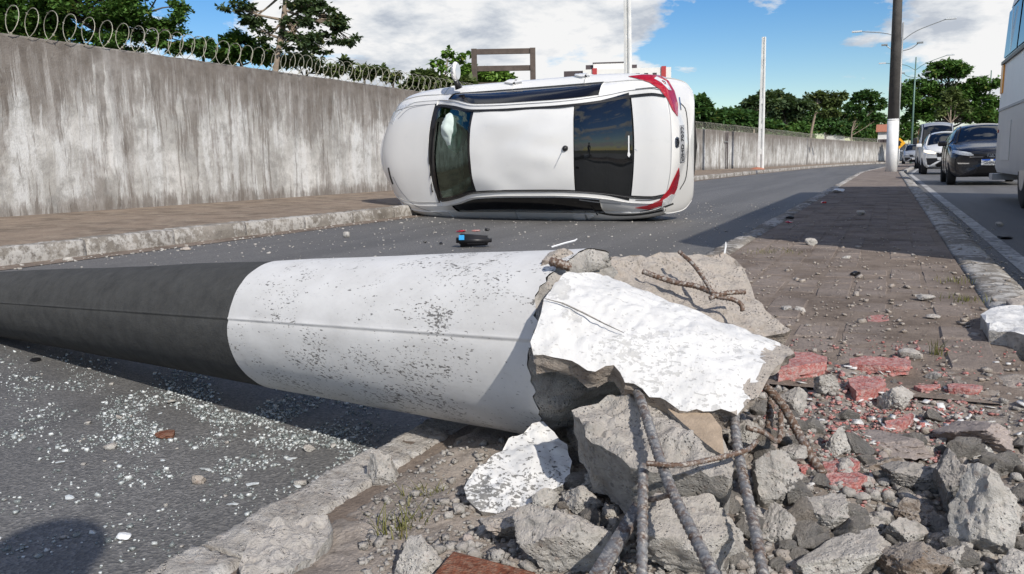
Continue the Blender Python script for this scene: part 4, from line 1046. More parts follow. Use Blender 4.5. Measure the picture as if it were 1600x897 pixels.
    for sd in (1, -1):
        b = len(V)
        for u in us:
            for v, _ in ring: p = sh.pt(u, v, sd); p[1] *= .965; V.append(p)
        n = len(ring)
        for i in range(len(us) - 1):
            for j in range(n - 1): a = b + i * n + j; F.append((a, a + n, a + n + 1, a + 1))
    for (ua, ub) in ((hood0 + .03, ws0 - .06), (rw1 - .02, tr1 - .02)):
        us2 = xs_range(ua, ub, .08); b = len(V); tt = lin(-1, 1, 11)
        for u in us2:
            for w in tt: p = sh.top(u, w); p[2] -= .022; V.append(p)
        for i in range(len(us2) - 1):
            for j in range(10): a = b + i * 11 + j; F.append((a, a + 11, a + 12, a + 1))
    mk('inner_lining', V, F, M_inner, body)
    V, F = join_vf([box_vf(ws0 + .30, ws0 + .34, -.62, .62, .35, .92), box_vf(ws0 - .1, ws0 + .40, -.64, .64, .84, .90), box_vf(rw1 - .45, rw1 - .40, -.58, .58, .3, .98), box_vf(ws0 + .3, rw1 - .4, -.66, .66, .30, .33), box_vf(rw1 - .40, rw1 + .05, -.60, .60, .93, .96)])
    mk('dashboard', V, F, M_inner, body)
    for sy in (-.36, .36):
        for (xx, hh) in ((ws1 + .12, 1.12), (ws1 + 0.98, 1.05)):
            st = bevel_box('seat_back', .14, .48, hh - .45, M_inner, .05, body, 2, (xx + .35, sy, (hh + .45) / 2)); st.rotation_euler = (0, .25, 0)
            bevel_box('seat', .48, .50, .16, M_inner, .05, body, 2, (xx, sy, .48))

# ---- the overturned white saloon
SED = dict(x=[0.12, .20, .40, .82, 1.18, 1.60, 2.05, 2.6, 3.1, 3.45, 3.8, 4.08, 4.32, 4.50],
    ztop=[.70, .77, .86, .95, 1.02, 1.245, 1.435, 1.475, 1.465, 1.415, 1.265, 1.145, 1.115, 1.075],
    zsh=[.655, .72, .80, .89, .955, 1.165, 1.345, 1.395, 1.385, 1.335, 1.20, 1.10, 1.07, 1.03],
    ysh=[.50, .57, .645, .69, .685, .635, .55, .532, .532, .545, .585, .63, .64, .605],
    zb=[.62, .68, .755, .845, .905, .935, .955, .97, .985, 1.0, 1.015, 1.02, 1.015, .985],
    yb=[.58, .66, .735, .765, .755, .748, .745, .745, .745, .745, .745, .745, .72, .67],
    W=[.64, .73, .81, .852, .862, .865, .865, .865, .865, .864, .855, .838, .805, .75],
    zlo=[.26, .23, .21, .20, .20, .20, .20, .20, .20, .21, .22, .24, .26, .29],
    bow=[.26, .26, .24, .20, .17, .13, .08, .02, -.02, -.05, -.09, -.12, -.15, -.17])
def rear_skew(x, z): return max(0, x - 3.95) * 0.26 * (1.02 - z)
SED['skew'] = rear_skew
sh = Shell(SED)
car = empty('overturned_car', (0, 0, 0)); tag(car, 'white saloon car lying on its side across the road, roof facing the viewer', 'car')
lay = dict(hood0=0.13, ws0=1.20, ws1=2.05, rf1=3.43, rw1=4.06, tr1=4.48, t=.89, tail=.075, nose=.06, capz=.66, dent=.022, flare=.10,
           sides=[('front_wing', .13, 1.22), ('front_door', 1.22, 2.36), ('rear_door', 2.36, 3.42), ('rear_wing', 3.42, 4.48)],
           glass=[(1.52, 2.38), (2.46, 3.26), (3.30, 3.62)])
basic_shell(sh, car, M_cwhite, lay, 0.05, M_glass_dk, M_glass_ws)
CAR_B = np.array([[0.9955, -0.006, -0.095], [-0.095, 0.001, -0.9955], [0.006, 1.0, 0.0]])
CAR_O = np.array([-4.328, 9.88, 0.850])
_mw = Matrix.Identity(4); _b = CAR_B.copy(); _b = _ortho(_b)
_orig = CAR_O - _b @ np.array([2.31, 0, .70])
for i in range(3):
    for j in range(3): _mw[i][j] = _b[i, j]
    _mw[i][3] = _orig[i]
car.matrix_world = _mw
CBV = sh.bvh(); _inv = np.linalg.inv(_b)
def cast_px(px, py):
    o = _inv @ (np.array([0, 0, CAM_H]) - _orig); d = _inv @ pix_ray(px, py); return tuple(o), tuple(d)
def cpx(name, poly, mat, off=0.004, cuts=3, parent=car, thick=0.006): return conform(name, poly, cast_px, CBV, mat, parent, off, cuts, thick)
def strip_px(name, pts, w, mat, off=0.002, parent=car):
    pts = [np.array(p, float) for p in smooth_path(pts, 4)] if len(pts) > 2 else [np.array(p, float) for p in pts]
    a, b = [], []
    for i, p in enumerate(pts):
        d = pts[min(i + 1, len(pts) - 1)] - pts[max(i - 1, 0)]; d = d / (np.linalg.norm(d) + 1e-9); n = np.array([-d[1], d[0]])
        a.append(tuple(p + n * w / 2)); b.append(tuple(p - n * w / 2))
    return cpx(name, a + b[::-1], mat, off, 1, parent, 0.0)
tl = cpx('tail_light', [(982, 120), (1005, 117.5), (1030, 118.5), (1044, 127), (1053, 143), (1058.5, 163), (1058, 182), (1050, 172), (1041.5, 154), (1031, 140), (1015, 129.5), (996, 123.5)], M_red, 0.010)
if tl: cpx('reflector', [(1026, 121), (1040, 128), (1048, 142), (1043, 141), (1034, 131), (1022, 124)], M_clear, 0.0135, 2, tl, 0.003)
tl = cpx('tail_light', [(992, 324.5), (1012, 321), (1030, 313), (1044, 296), (1053, 277), (1060, 262), (1061, 274), (1057, 294), (1050, 309), (1036, 320), (1014, 327)], M_red, 0.010)
if tl: cpx('broken_lens', [(1036, 312), (1048, 303), (1054, 304), (1046, 318), (1034, 322)], M_clear, 0.0135, 2, tl, 0.003)
# number plate, emblem, seams on the tail
pl = cpx('number_plate', [(1061.5, 196), (1068.5, 195), (1069.5, 253), (1062, 253.5)], M_plate, 0.006)
def letters_on(px, py, s, size, rot, mat, parent, off=0.012, dirpx=None):
    o, d = cast_px(px, py); hit = CBV.ray_cast(Vector(o), Vector(d).normalized(), 60)
    if hit[0] is None: return
    n = hit[1] if hit[1].dot(Vector(d)) < 0 else -hit[1]
    t = text_mesh('lettering', s, size, mat, parent, 0.0015)
    xax = Vector((0, 1, 0)); xax = (xax - n * xax.dot(n)).normalized(); yax = n.cross(xax)
    m = Matrix((xax, yax, n)).transposed().to_4x4(); m.translation = hit[0] + n * off
    t.matrix_parent_inverse = Matrix.Identity(4); t.matrix_local = m
    return t
# letters stand upright when the car stands upright: right of the car is the reading direction seen from behind
letters_on(1065.6, 225, 'OHD 7077', 0.085, 0, M_ink, pl or car, 0.011)
cpx('emblem', [(1054.5, 216), (1057, 213.5), (1060, 215), (1061, 222), (1060, 230), (1057, 231.5), (1054.5, 229), (1053.8, 222)], M_chrome, 0.006, 2)
strip_px('emblem_loop', [(1055.5, 217), (1058.5, 219), (1059.5, 223), (1058.5, 227), (1055.5, 229)], 1.2, M_black, 0.0128)
strip_px('emblem_loop', [(1059.5, 216), (1057, 222.5), (1059.5, 229)], 1.0, M_black, 0.0128)
strip_px('boot_seam', [(993, 139.5), (1020, 137), (1036, 139)], 1.0, M_black, 0.003)
strip_px('boot_seam', [(993, 313), (1015, 313), (1034, 309)], 1.0, M_black, 0.003)
strip_px('bumper_seam', [(1062, 160), (1072, 175), (1075, 225), (1072, 275), (1062, 296)], 1.3, M_under, 0.003)
strip_px('boot_lip', [(1040, 141), (1047, 180), (1049, 225), (1047, 270), (1040, 308)], 1.3, M_plate, 0.002)
strip_px('boot_badge', [(1061, 152), (1063.5, 172)], 1.8, M_chrome, 0.005)
# sticker and speck on the rear window
strip_px('window_sticker', [(982.5, 212), (982.5, 240)], 2.0, M_sticker, 0.004); cpx('window_sticker', [(981, 238), (984, 238), (985, 242), (983, 246), (980.5, 243)], M_sticker, 0.004, 2)
strip_px('paint_chip', [(992.5, 232), (997, 235)], 1.5, M_sticker, 0.005)
# door handles (lower side lies near the road, upper side catches the sky)
for poly in ([(896, 334), (908, 332), (922, 333), (929, 337), (918, 341), (902, 341.5), (895, 338)], [(801, 343), (812, 341.5), (824, 342), (822, 346), (808, 346.5)]):
    cpx('door_handle', poly, M_cwhite, 0.022, 3, car, 0.02)
for poly in ([(898, 120), (906, 117), (917, 117.5), (922, 120.5), (910, 122.5)], [(789, 131), (797, 127.5), (808, 127.5), (816, 130.5), (802, 133)]):
    cpx('door_handle', poly, M_cwhite, 0.03, 3, car, 0.03)
strip_px('door_seam', [(923, 322), (929, 328), (934, 336)], 2.0, M_black, 0.003)
strip_px('scrape', [(935, 332), (960, 336), (1000, 335), (1040, 328)], 3.0, M_under, 0.002)
cpx('headlight', [(611, 190), (616, 176), (628, 165), (648, 160), (632, 169), (620, 182), (614, 194)], M_clear, .006)
strip_px('bonnet_seam', [(672, 163), (640, 170), (622, 186)], 1.0, M_plate, .002); strip_px('bonnet_seam', [(690, 335), (650, 322), (626, 298), (614, 276)], 1.0, M_plate, .002)
strip_px('bumper_grille', [(607, 262), (610, 276), (614, 288)], 2.4, M_black, .003)
strip_px('scrape', [(650, 336), (690, 340), (740, 341)], 2.2, M_plate, 0.002); strip_px('scrape', [(1000, 331), (1030, 326), (1052, 318)], 2.5, M_under, 0.003); strip_px('scuff', [(905, 312), (935, 316), (970, 319)], 1.6, M_plate, 0.002)
# antenna on the roof
o_, d_ = cast_px(883, 232); h_ = CBV.ray_cast(Vector(o_), Vector(d_).normalized(), 60)
if h_[0] is not None:
    V, F = join_vf([tube_vf([h_[0] - Vector((0, 0, .004)), h_[0] + Vector((0, 0, .018)), h_[0] + Vector((0.0, 0, .034))], [.036, .030, .012], 12), tube_vf([h_[0] + Vector((0, 0, .03)), h_[0] + Vector((.05, .0, .10)), h_[0] + Vector((.13, .012, .20))], [.005, .004, .003], 6)])
    mk('antenna', V, F, M_black, car, True)
# door mirrors (upper one stands up, lower one is under the car)
for sy in (1,):
    mr = bpy.data.objects.new('door_mirror', None); COL.objects.link(mr); mr.parent = car; mr.location = (1.60, .86 * sy, .98)
    bm = bmesh.new(); bmesh.ops.create_icosphere(bm, subdivisions=3, radius=1.0)
    for v in bm.verts:
        q = v.co; q.x = q.x * .075 + (.025 if q.x < 0 else 0); v.co = Vector((max(q.x, -.08) if q.x < .045 else .045, sy * (q.y * .125 + .16), q.z * .075 + .05))
    mk_bm('mirror_shell', bm, M_cwhite, mr, True)
    bm = bmesh.new(); bmesh.ops.create_circle(bm, cap_ends=True, segments=20, radius=1.0)
    for v in bm.verts: v.co = Vector((.048, sy * (v.co.x * .10 + .16), v.co.y * .058 + .05))
    mk_bm('mirror_glass', bm, M_mirror, mr)
    V, F = tube_vf([(0.02, -.05 * sy, 0), (0.0, .02 * sy, .01), (-.01, .08 * sy, .035)], [.05, .035, .03], 8); mk('mirror_arm', V, F, M_black, mr, True)
# wiper and airbag
for (a, b, c_) in (((683, 190), (678, 250), (686, 310)), ((676, 200), (672, 250), (677, 300))):
    strip_px('wiper', [a, b, c_], 2.2, M_black_g, 0.016)
bm = bmesh.new(); bmesh.ops.create_icosphere(bm, subdivisions=4, radius=1.0)
for v in bm.verts:
    q = v.co.copy(); r_ = 1 + .10 * fbm((q.x * 2.2, q.y * 2.2, q.z * 2.2), 3) + .05 * math.sin(6 * math.atan2(q.z, q.y)); taper = .55 + .45 * (q.y + 1) / 2
    v.co = Vector((q.x * .12 * r_, q.y * .24 * r_, q.z * .21 * r_ * taper))
ab = mk_bm('airbag', bm, M_airbag, car, True); ab.rotation_euler = (0.1, -.55, 0)
_o, _d = cast_px(710, 208); _h = CBV.ray_cast(Vector(_o), Vector(_d).normalized(), 60)
ab.location = _h[0] + Vector(_d).normalized() * 0.17
for (x_, y_) in ((.93, .78), (.93, -.78), (3.63, .78), (3.63, -.78)): wheel(car, x_, y_, .22, .315, .20, 1 if y_ > 0 else -1)

# ---- other vehicles on the right carriageway, all facing the viewer
def front_cast(y, z): return (-3.0, y, z), (1.0, 0.0, 0.0)
def place_front(root, px, depth, z=0.0, yaw=0.0):
    c = point_at(px, 300, depth); root.location = (c[0], c[1], z); root.rotation_euler = (0, 0, math.radians(90) + yaw)
def front_kit(sh, root, kit):
    bv = sh.bvh()
    for nm, poly, mat, off in kit:
        conform(nm, poly, front_cast, bv, mat, root, off, 2, 0.01)
def mirrored(p): return [(-a, b) for a, b in p][::-1]
HAT = dict(x=[0.0, .10, .35, .75, 1.05, 1.45, 1.85, 2.4, 3.0, 3.5, 3.8, 3.95],
    ztop=[.80, .86, .92, 1.00, 1.06, 1.27, 1.45, 1.50, 1.48, 1.40, 1.15, .98], zsh=[.755, .81, .865, .935, .99, 1.18, 1.355, 1.415, 1.40, 1.32, 1.09, .94],
    ysh=[.56, .63, .70, .74, .73, .68, .60, .58, .575, .57, .58, .56], zb=[.70, .75, .81, .88, .93, .96, .98, 1.0, 1.02, 1.04, 1.02, .93],
    yb=[.62, .70, .77, .81, .82, .822, .822, .822, .815, .80, .76, .70], W=[.70, .78, .84, .86, .865, .865, .865, .865, .865, .86, .82, .76],
    zlo=[.22, .20, .19, .19, .19, .19, .19, .19, .19, .21, .25, .30], bow=[.24, .23, .21, .18, .15, .11, .07, .02, -.02, -.06, -.10, -.12])
def make_hatch(name, label, paint, group=None):
    s = Shell(dict(HAT)); r = empty(name); tag(r, label, 'car', group)
    basic_shell(s, r, paint, dict(hood0=.02, ws0=1.06, ws1=1.86, rf1=3.42, rw1=3.86, tr1=3.93, t=.90, nose=.07, tail=.06, capz=.58,
        sides=[('front_wing', .02, 1.15), ('front_door', 1.15, 2.2), ('rear_door', 2.2, 3.1), ('rear_wing', 3.1, 3.93)], glass=[(1.38, 2.18), (2.25, 3.0), (3.04, 3.3)]), 0.09)
    hl = [(.78, .77), (.66, .72), (.46, .69), (.36, .70), (.42, .76), (.62, .80), (.76, .83)]
    kit = [('headlight', hl, M_clear, .008), ('headlight', mirrored(hl), M_clear, .008),
           ('grille', [(-.34, .62), (.34, .62), (.40, .70), (.30, .735), (-.30, .735), (-.40, .70)], M_black, .004),
           ('chrome_bar', [(-.44, .655), (.44, .655), (.44, .668), (-.44, .668)], M_chrome, .010),
           ('lower_intake', [(-.55, .28), (.55, .28), (.60, .44), (-.60, .44)], M_black, .004),
           ('fog_lamp_trim', [(.44, .50), (.66, .50), (.68, .535), (.44, .525)], M_chrome, .008), ('fog_lamp_trim', mirrored([(.44, .50), (.66, .50), (.68, .535), (.44, .525)]), M_chrome, .008),
           ('number_plate', [(-.20, .475), (.20, .475), (.20, .605), (-.20, .605)], M_plate_w, .016)]
    front_kit(s, r, kit); bv = s.bvh()
    h = bv.ray_cast(Vector((-3, 0, .54)), Vector((1, 0, 0)), 9)[0]
    pf = h.x - .022
    V, F = box_vf(pf - .003, pf, -.20, .20, .575, .606); mk('plate_band', V, F, M_plate_b, r)
    t = text_mesh('lettering', 'QMP8J52', .085, M_ink, r); t.rotation_euler = (math.radians(90), 0, math.radians(-90)); t.location = (pf - .003, 0, .525)
    h = bv.ray_cast(Vector((-3, 0, .69)), Vector((1, 0, 0)), 9)[0]
    t = text_mesh('badge', 'FIAT', .10, M_chrome, r, .006); t.rotation_euler = (math.radians(90), 0, math.radians(-90)); t.location = (h.x - .02, 0, .69)
    for x_ in (.80, 3.30):
        for y_ in (.76, -.76): wheel(r, x_, y_, .30, .30, .19, 1 if y_ > 0 else -1)
    for sy in (1, -1):
        bevel_box('door_mirror', .12, .20, .13, M_black_g, .04, r, 2, (1.42, sy * .96, 1.0))
    return r
hb = make_hatch('parked_hatchback', 'black hatchback with blue-banded plate facing the viewer beside the bus', M_cblack, 'cars queuing on the right carriageway')
place_front(hb, 1546, 19.3)
def front_view_simple(sh, r, lit=False):
    hl = [(.80, .86), (.66, .80), (.44, .78), (.40, .82), (.62, .90), (.80, .93)]
    m = M_headlit if lit else M_clear
    front_kit(sh, r, [('headlight', hl, m, .008), ('headlight', mirrored(hl), m, .008), ('grille', [(-.36, .66), (.36, .66), (.38, .82), (-.38, .82)], M_black, .005),
        ('lower_intake', [(-.66, .30), (.66, .30), (.72, .62), (.36, .62), (.34, .55), (-.34, .55), (-.36, .62), (-.72, .62)], M_black, .005), ('number_plate', [(-.20, .46), (.20, .46), (.20, .58), (-.20, .58)], M_plate_w, .014)])
SUVS = {k: (list(v) if not callable(v) else v) for k, v in HAT.items()}
for k in ('ztop', 'zsh', 'zb'): SUVS[k] = [a * 1.10 + .02 for a in SUVS[k]]
SUVS['zlo'] = [a + .08 for a in SUVS['zlo']]
def make_suv(name, label, paint, lit, group):
    s = Shell(dict(SUVS)); r = empty(name); tag(r, label, 'car', group)
    basic_shell(s, r, paint, dict(hood0=.02, ws0=1.06, ws1=1.86, rf1=3.42, rw1=3.86, tr1=3.93, t=.90, nose=.07, tail=.06, capz=.66,
        sides=[('front_wing', .02, 1.15), ('front_door', 1.15, 2.2), ('rear_door', 2.2, 3.1), ('rear_wing', 3.1, 3.93)], glass=[(1.38, 2.18), (2.25, 3.0), (3.04, 3.3)]), 0.12)
    front_view_simple(s, r, lit)
    for x_ in (.80, 3.30):
        for y_ in (.76, -.76): wheel(r, x_, y_, .33, .33, .21, 1 if y_ > 0 else -1)
    for sy in (1, -1): bevel_box('door_mirror', .12, .20, .14, paint, .04, r, 2, (1.42, sy * .96, 1.12))
    for sy in (1, -1):
        V, F = tube_vf([(2.0, sy * .56, 1.58), (2.1, sy * .56, 1.65), (3.2, sy * .56, 1.65), (3.3, sy * .56, 1.58)], .018, 6); mk('roof_bar', V, F, M_black, r)
    return r
sv = make_suv('parked_suv', 'white sport utility car with lit headlights behind the black hatchback', M_cwhite, True, 'cars queuing on the right carriageway')
place_front(sv, 1478, 31.5)
wc = make_suv('parked_suv', 'farthest small silver car left of the grey van', M_csilver, False, 'cars queuing on the right carriageway')
place_front(wc, 1427, 64)
VAN = dict(x=[0.0, .10, .35, .75, 1.05, 1.45, 1.95, 2.6, 4.0, 5.0, 5.6, 5.75],
    ztop=[1.05, 1.12, 1.22, 1.34, 1.45, 1.85, 2.40, 2.62, 2.65, 2.65, 2.62, 2.55], zsh=[1.0, 1.06, 1.15, 1.26, 1.36, 1.75, 2.28, 2.50, 2.54, 2.54, 2.5, 2.42],
    ysh=[.70, .76, .82, .86, .86, .83, .78, .80, .82, .82, .82, .80], zb=[.92, .98, 1.05, 1.15, 1.22, 1.27, 1.30, 1.32, 1.34, 1.34, 1.34, 1.3],
    yb=[.76, .84, .90, .94, .955, .96, .96, .96, .96, .96, .95, .93], W=[.80, .88, .95, .985, .99, .99, .99, .99, .99, .99, .98, .95],
    zlo=[.25, .24, .24, .24, .24, .24, .24, .24, .24, .25, .28, .30], bow=[.24, .23, .21, .18, .15, .11, .07, .02, -.02, -.03, -.05, -.06])
s = Shell(VAN); vn = empty('parked_van'); tag(vn, 'tall grey passenger van behind the white sport utility car', 'van', 'cars queuing on the right carriageway')
basic_shell(s, vn, M_csilver, dict(hood0=.02, ws0=1.06, ws1=2.0, rf1=5.58, rw1=5.66, tr1=5.72, t=.90, nose=.07, tail=.05, capz=.75,
    sides=[('front_wing', .02, 1.15), ('front_door', 1.15, 2.1), ('side_panel', 2.1, 4.0), ('rear_wing', 4.0, 5.72)], glass=[(1.6, 2.3), (2.4, 3.6), (3.7, 4.9)]), 0.15)
front_kit(s, vn, [('headlight', [(.86, .92), (.70, .84), (.58, .86), (.64, .98), (.86, 1.02)], M_headlit, .008), ('headlight', mirrored([(.86, .92), (.70, .84), (.58, .86), (.64, .98), (.86, 1.02)]), M_headlit, .008),
    ('grille', [(-.46, .74), (.46, .74), (.50, .95), (-.50, .95)], M_black, .005), ('lower_bumper', [(-.8, .30), (.8, .30), (.84, .62), (-.84, .62)], M_black, .005), ('number_plate', [(-.2, .50), (.2, .50), (.2, .62), (-.2, .62)], M_plate_w, .012)])
for x_ in (.95, 4.6):
    for y_ in (.88, -.88): wheel(vn, x_, y_, .36, .36, .24, 1 if y_ > 0 else -1)
for sy in (1, -1): bevel_box('door_mirror', .14, .24, .36, M_black, .05, vn, 2, (1.5, sy * 1.12, 1.55))
V, F = box_vf(1.28, 1.29, -.52, -.18, 1.50, 1.72); pp = mk('windscreen_paper', V, F, M_leaf_e, vn); pp.rotation_euler = (0, 0, 0)
place_front(vn, 1462, 46)

# ---- bus on the right, tail end in view
def make_bus():
    r = empty('bus', (1.60, 4.15, 0)); tag(r, 'white bus with grey skirt and orange corner lamp at the right edge', 'bus')
    Lb, Wb, Hb = 11.85, 2.45, 3.30
    def rake(z): return -max(0, (z - 0.8)) ** 1.3 * 0.13
    def ring(z, inset):
        out = []; rr = 0.22; x0, x1, y0, y1 = inset, Wb - inset, inset, Lb - inset + rake(z)
        for cx, cy, a0 in ((x0 + rr, y0 + rr, 180), (x1 - rr, y0 + rr, 270), (x1 - rr, y1 - rr, 0), (x0 + rr, y1 - rr, 90)):
            for i in range(7): a = math.radians(a0 + 15 * i); out.append((cx + rr * math.cos(a), cy + rr * math.sin(a), z))
        return out
    def loft(name, zs, ins, mat, cap=False):
        V, F = [], []
        for z, i in zip(zs, ins): V += ring(z, i)
        n = 28
        for k in range(len(zs) - 1):
            for j in range(n): F.append((k * n + j, k * n + (j + 1) % n, (k + 1) * n + (j + 1) % n, (k + 1) * n + j))
        if cap: F.append(tuple(range((len(zs) - 1) * n, len(zs) * n)))
        o = mk(name, V, F, mat, r, True); 
        try: o.data.set_sharp_from_angle(angle=math.radians(35))
        except Exception: pass
        return o
    loft('skirt', [0.42, 0.5, 1.40], [0.03, 0.0, 0.0], M_busgrey); loft('side_body', [1.403, 2.12], [-.004, .004], M_buswhite)
    loft('window_band', [2.122, 2.95], [.012, .05], M_black_g); loft('roof', [2.952, 3.15, 3.27, 3.32], [.045, .08, .22, .5], M_buswhite, True)
    V, F = box_vf(.1, Wb - .1, .2, Lb - .3, .40, .44); mk('floor_pan', V, F, M_under, r)
    for i in range(7):
        y0 = .5 + i * 1.55; V = [(-0.001, y0, 2.19), (-.001, y0 + 1.42, 2.19), (.036, y0 + 1.40, 2.88), (.036, y0 + .02, 2.88)]
        V += [(a - .02, b, c) for a, b, c in V]; mk('window', V, [(0, 1, 2, 3), (7, 6, 5, 4), (0, 4, 5, 1), (1, 5, 6, 2), (2, 6, 7, 3), (3, 7, 4, 0)], M_glass_dk, r)
        V, F = box_vf(-.024, -.003, y0 + .68, y0 + .72, 2.22, 2.86); mk('window_bar', V, F, M_chrome, r)
    V, F = box_vf(-.03, -.002, .3, Lb - .42, 2.10, 2.15); mk('sill_strip', V, F, M_black, r)
    V, F = box_vf(-.02, .1, Lb - .66, Lb - .40, 1.66, 2.09); o = mk('corner_lamp', V, F, M_orange, r)
    V, F = box_vf(-.016, .0, .3, Lb - .3, 1.385, 1.42); mk('rub_strip', V, F, M_plate, r)
    V, F = box_vf(-.02, .0, Lb - .42, Lb - .37, 1.05, 1.10); mk('side_reflector', V, F, M_red, r)
    V, F = box_vf(-.012, .0, Lb - 1.9, Lb - .9, 0.62, 1.20); mk('engine_flap', V, F, M_busgrey, r)
    V, F = box_vf(-.05, .5, Lb - .42, Lb + .06, .30, .40); mk('rear_bumper', V, F, M_plate, r)
    for y_ in (2.4, 8.6):
        for x_ in (.16, Wb - .16):
            wh = bpy.data.objects.new('wheel', None); COL.objects.link(wh); wh.parent = r; wh.location = (x_, y_, .48)
            V, F = tube_vf([(-.15, 0, 0), (-.13, 0, 0), (.13, 0, 0), (.15, 0, 0)], [.42, .48, .48, .42], 28); mk('tyre', V, F, M_rubber, wh, True)
            sx = -1 if x_ < 1 else 1; V, F = tube_vf([(sx * .12, 0, 0), (sx * .158, 0, 0)], [.27, .25], 20); mk('rim', V, F, M_rim, wh)
    return r
bus = make_bus()
# ------------------------------------------------------------------ fallen pole
PP0 = np.array([-1.513, 1.813, 0.269]); PD = np.array([-0.967, 0.246, -0.062]); PD /= np.linalg.norm(PD)
PU = np.cross(PD, [0, 0, 1]); PU /= np.linalg.norm(PU); PV = np.cross(PU, PD)
def prad(s): return 0.1777 - 0.02 * s if s < 3 else 0.1177 - 0.012 * (s - 3)
def pctr(s):
    c = PP0 + PD * s
    if s > 3.0: c[2] = max(c[2], prad(s) + 0.004)
    return c
SEAM = math.radians(166)
def pole_pt(s, th, extra=0.0):
    r = prad(s) + extra
    r += 0.0022 * fbm((s * 2.5, math.cos(th) * 1.5, math.sin(th) * 1.5), 3)
    for sm in (SEAM, SEAM - math.pi):
        d = (th - sm + math.pi) % (2 * math.pi) - math.pi
        r += 0.0035 * math.exp(-(d / 0.018) ** 2) * (0.55 + 0.8 * mnoise.noise((s * 22, 1, sm))) - 0.0018 * math.exp(-((d - .03) / 0.02) ** 2)
    return pctr(s) + r * (math.cos(th) * PU + math.sin(th) * PV)
pole = empty('fallen_pole', (PP0[0], PP0[1], 0.0)); tag(pole, 'broken concrete utility pole fallen across the road, white foot and dark shaft', 'pole')
PO = np.array([PP0[0], PP0[1], 0.0])
def pole_part(name, ss_of, nth, mat, cap0=False, cap1=False, extra=0.0):
    ths = sorted(list(np.linspace(0, 2 * math.pi, nth, endpoint=False)) + [SEAM + k * .012 for k in (-2, -1, 0, 1, 2, 3)])
    V, F = [], []; ns = None
    for th in ths:
        col = ss_of(th); ns = len(col)
        for s in col: V.append(pole_pt(s, th, extra) - PO)
    m = len(ths)
    for j in range(m):
        k = (j + 1) % m
        for i in range(ns - 1): F.append((j * ns + i, k * ns + i, k * ns + i + 1, j * ns + i + 1))
    if cap1: F.append(tuple(j * ns + ns - 1 for j in range(m)))
    o = mk(name, V, F, mat, pole, True); return o
def s_break(th):
    c = math.cos(th - math.radians(120))
    return -0.995 - 0.03 * c + 0.028 * fbm((math.cos(th) * 2.3, math.sin(th) * 2.3, 7), 4) + 0.012 * mnoise.noise((math.cos(th) * 14, math.sin(th) * 14, 2)) 
pole_part('painted_foot', lambda th: list(np.linspace(s_break(th), -0.001 + 0.002 * mnoise.noise((math.cos(th) * 6, math.sin(th) * 6, 1)), 44)), 120, M_pole_white)
pole_part('bare_shaft', lambda th: list(np.linspace(-0.02, 4.25, 90)), 90, M_pole_dark, cap1=True, extra=-0.0012)
# broken core: rough concrete inside the painted skin, bulging out of the break
V, F = [], []; nth = 96; rr = [1.0, .97, .93, .86, .76, .64, .50, .36, .22, .08]
for k, q in enumerate(rr):
    for j in range(nth):
        th = 2 * math.pi * j / nth; sb = s_break(th)
        r = (prad(sb) - 0.002) * q; dep = 0.12 * (1 - q ** 1.7) * (0.75 + .9 * math.cos(th - math.radians(235))) 
        n1 = fbm((math.cos(th) * q * 3.4, math.sin(th) * q * 3.4, 3), 4, .6); n2 = abs(mnoise.noise((math.cos(th) * q * 8, math.sin(th) * q * 8, 9)))
        s = sb * (0.25 + 0.75 * q) + (1 - q) * -0.74 - dep + (0.05 * n1 - .05 * n2) * min(1, (1 - q) * 6)
        p = pctr(s) + r * (math.cos(th) * PU + math.sin(th) * PV) + (0.012 * n1 * PV if q < .95 else 0)
        V.append(p - PO)
for k in range(len(rr) - 1):
    for j in range(nth): a = k * nth + j; b_ = k * nth + (j + 1) % nth; F.append((a, a + nth, b_ + nth, b_))
F.append(tuple(range((len(rr) - 1) * nth, len(rr) * nth)))
mk('broken_core', V, F, M_conc, pole, True)

# ------------------------------------------------------------------ rubble bed
def smoothstep(a, b, x): t = min(1, max(0, (x - a) / (b - a))); return t * t * (3 - 2 * t)
def pile_z(x, y):
    if x < -1.03 or x > 0.60: base = 0.0
    else: base = 0.085
    z = 0.100 * smoothstep(-1.02, -0.80, x) * (1 - smoothstep(0.52, 0.62, x)) if y < 2.5 else base
    z += 0.115 * math.exp(-(((x + .22) / .30) ** 2 + ((y - 1.52) / .36) ** 2))
    z += 0.05 * math.exp(-(((x - .22) / .22) ** 2 + ((y - 1.35) / .30) ** 2))
    z -= 0.035 * math.exp(-(((x - .08) / .09) ** 2 + ((y - 1.62) / .12) ** 2))
    z += 0.018 * smoothstep(1.9, 2.4, y) * smoothstep(-1.0, -.8, x) * (1 - smoothstep(.5, .6, x))
    z += (0.016 * fbm((x * 7, y * 7, 2.0), 4) + 0.008 * mnoise.noise((x * 31, y * 31, 5))) * smoothstep(-1.0, -.85, x) * (1 - smoothstep(2.35, 2.75, y))
    return z
def build_bed():
    nx, ny = 120, 150; X = np.linspace(-1.0, 0.60, nx); Y = np.linspace(0.25, 2.78, ny); V, F, idx = [], [], []
    for y in Y:
        for x in X: V.append((x, y, pile_z(x, y) + (0.0 if y < 2.7 else -0.02)))
    for j in range(ny - 1):
        for i in range(nx - 1):
            a = j * nx + i; F.append((a, a + 1, a + nx + 1, a + nx)); x, y = X[i], Y[j]
            n = fbm((x * 3, y * 3, 11), 3)
            idx.append(1 if (-.80 < x + .10 * n < -.36 and y + .1 * n < 1.25) else 0)
    return mk('crushed_concrete', V, F, [M_bed], None, True)
tag(build_bed(), 'crushed concrete and dust covering the broken end of the median', 'rubble', kind='stuff')
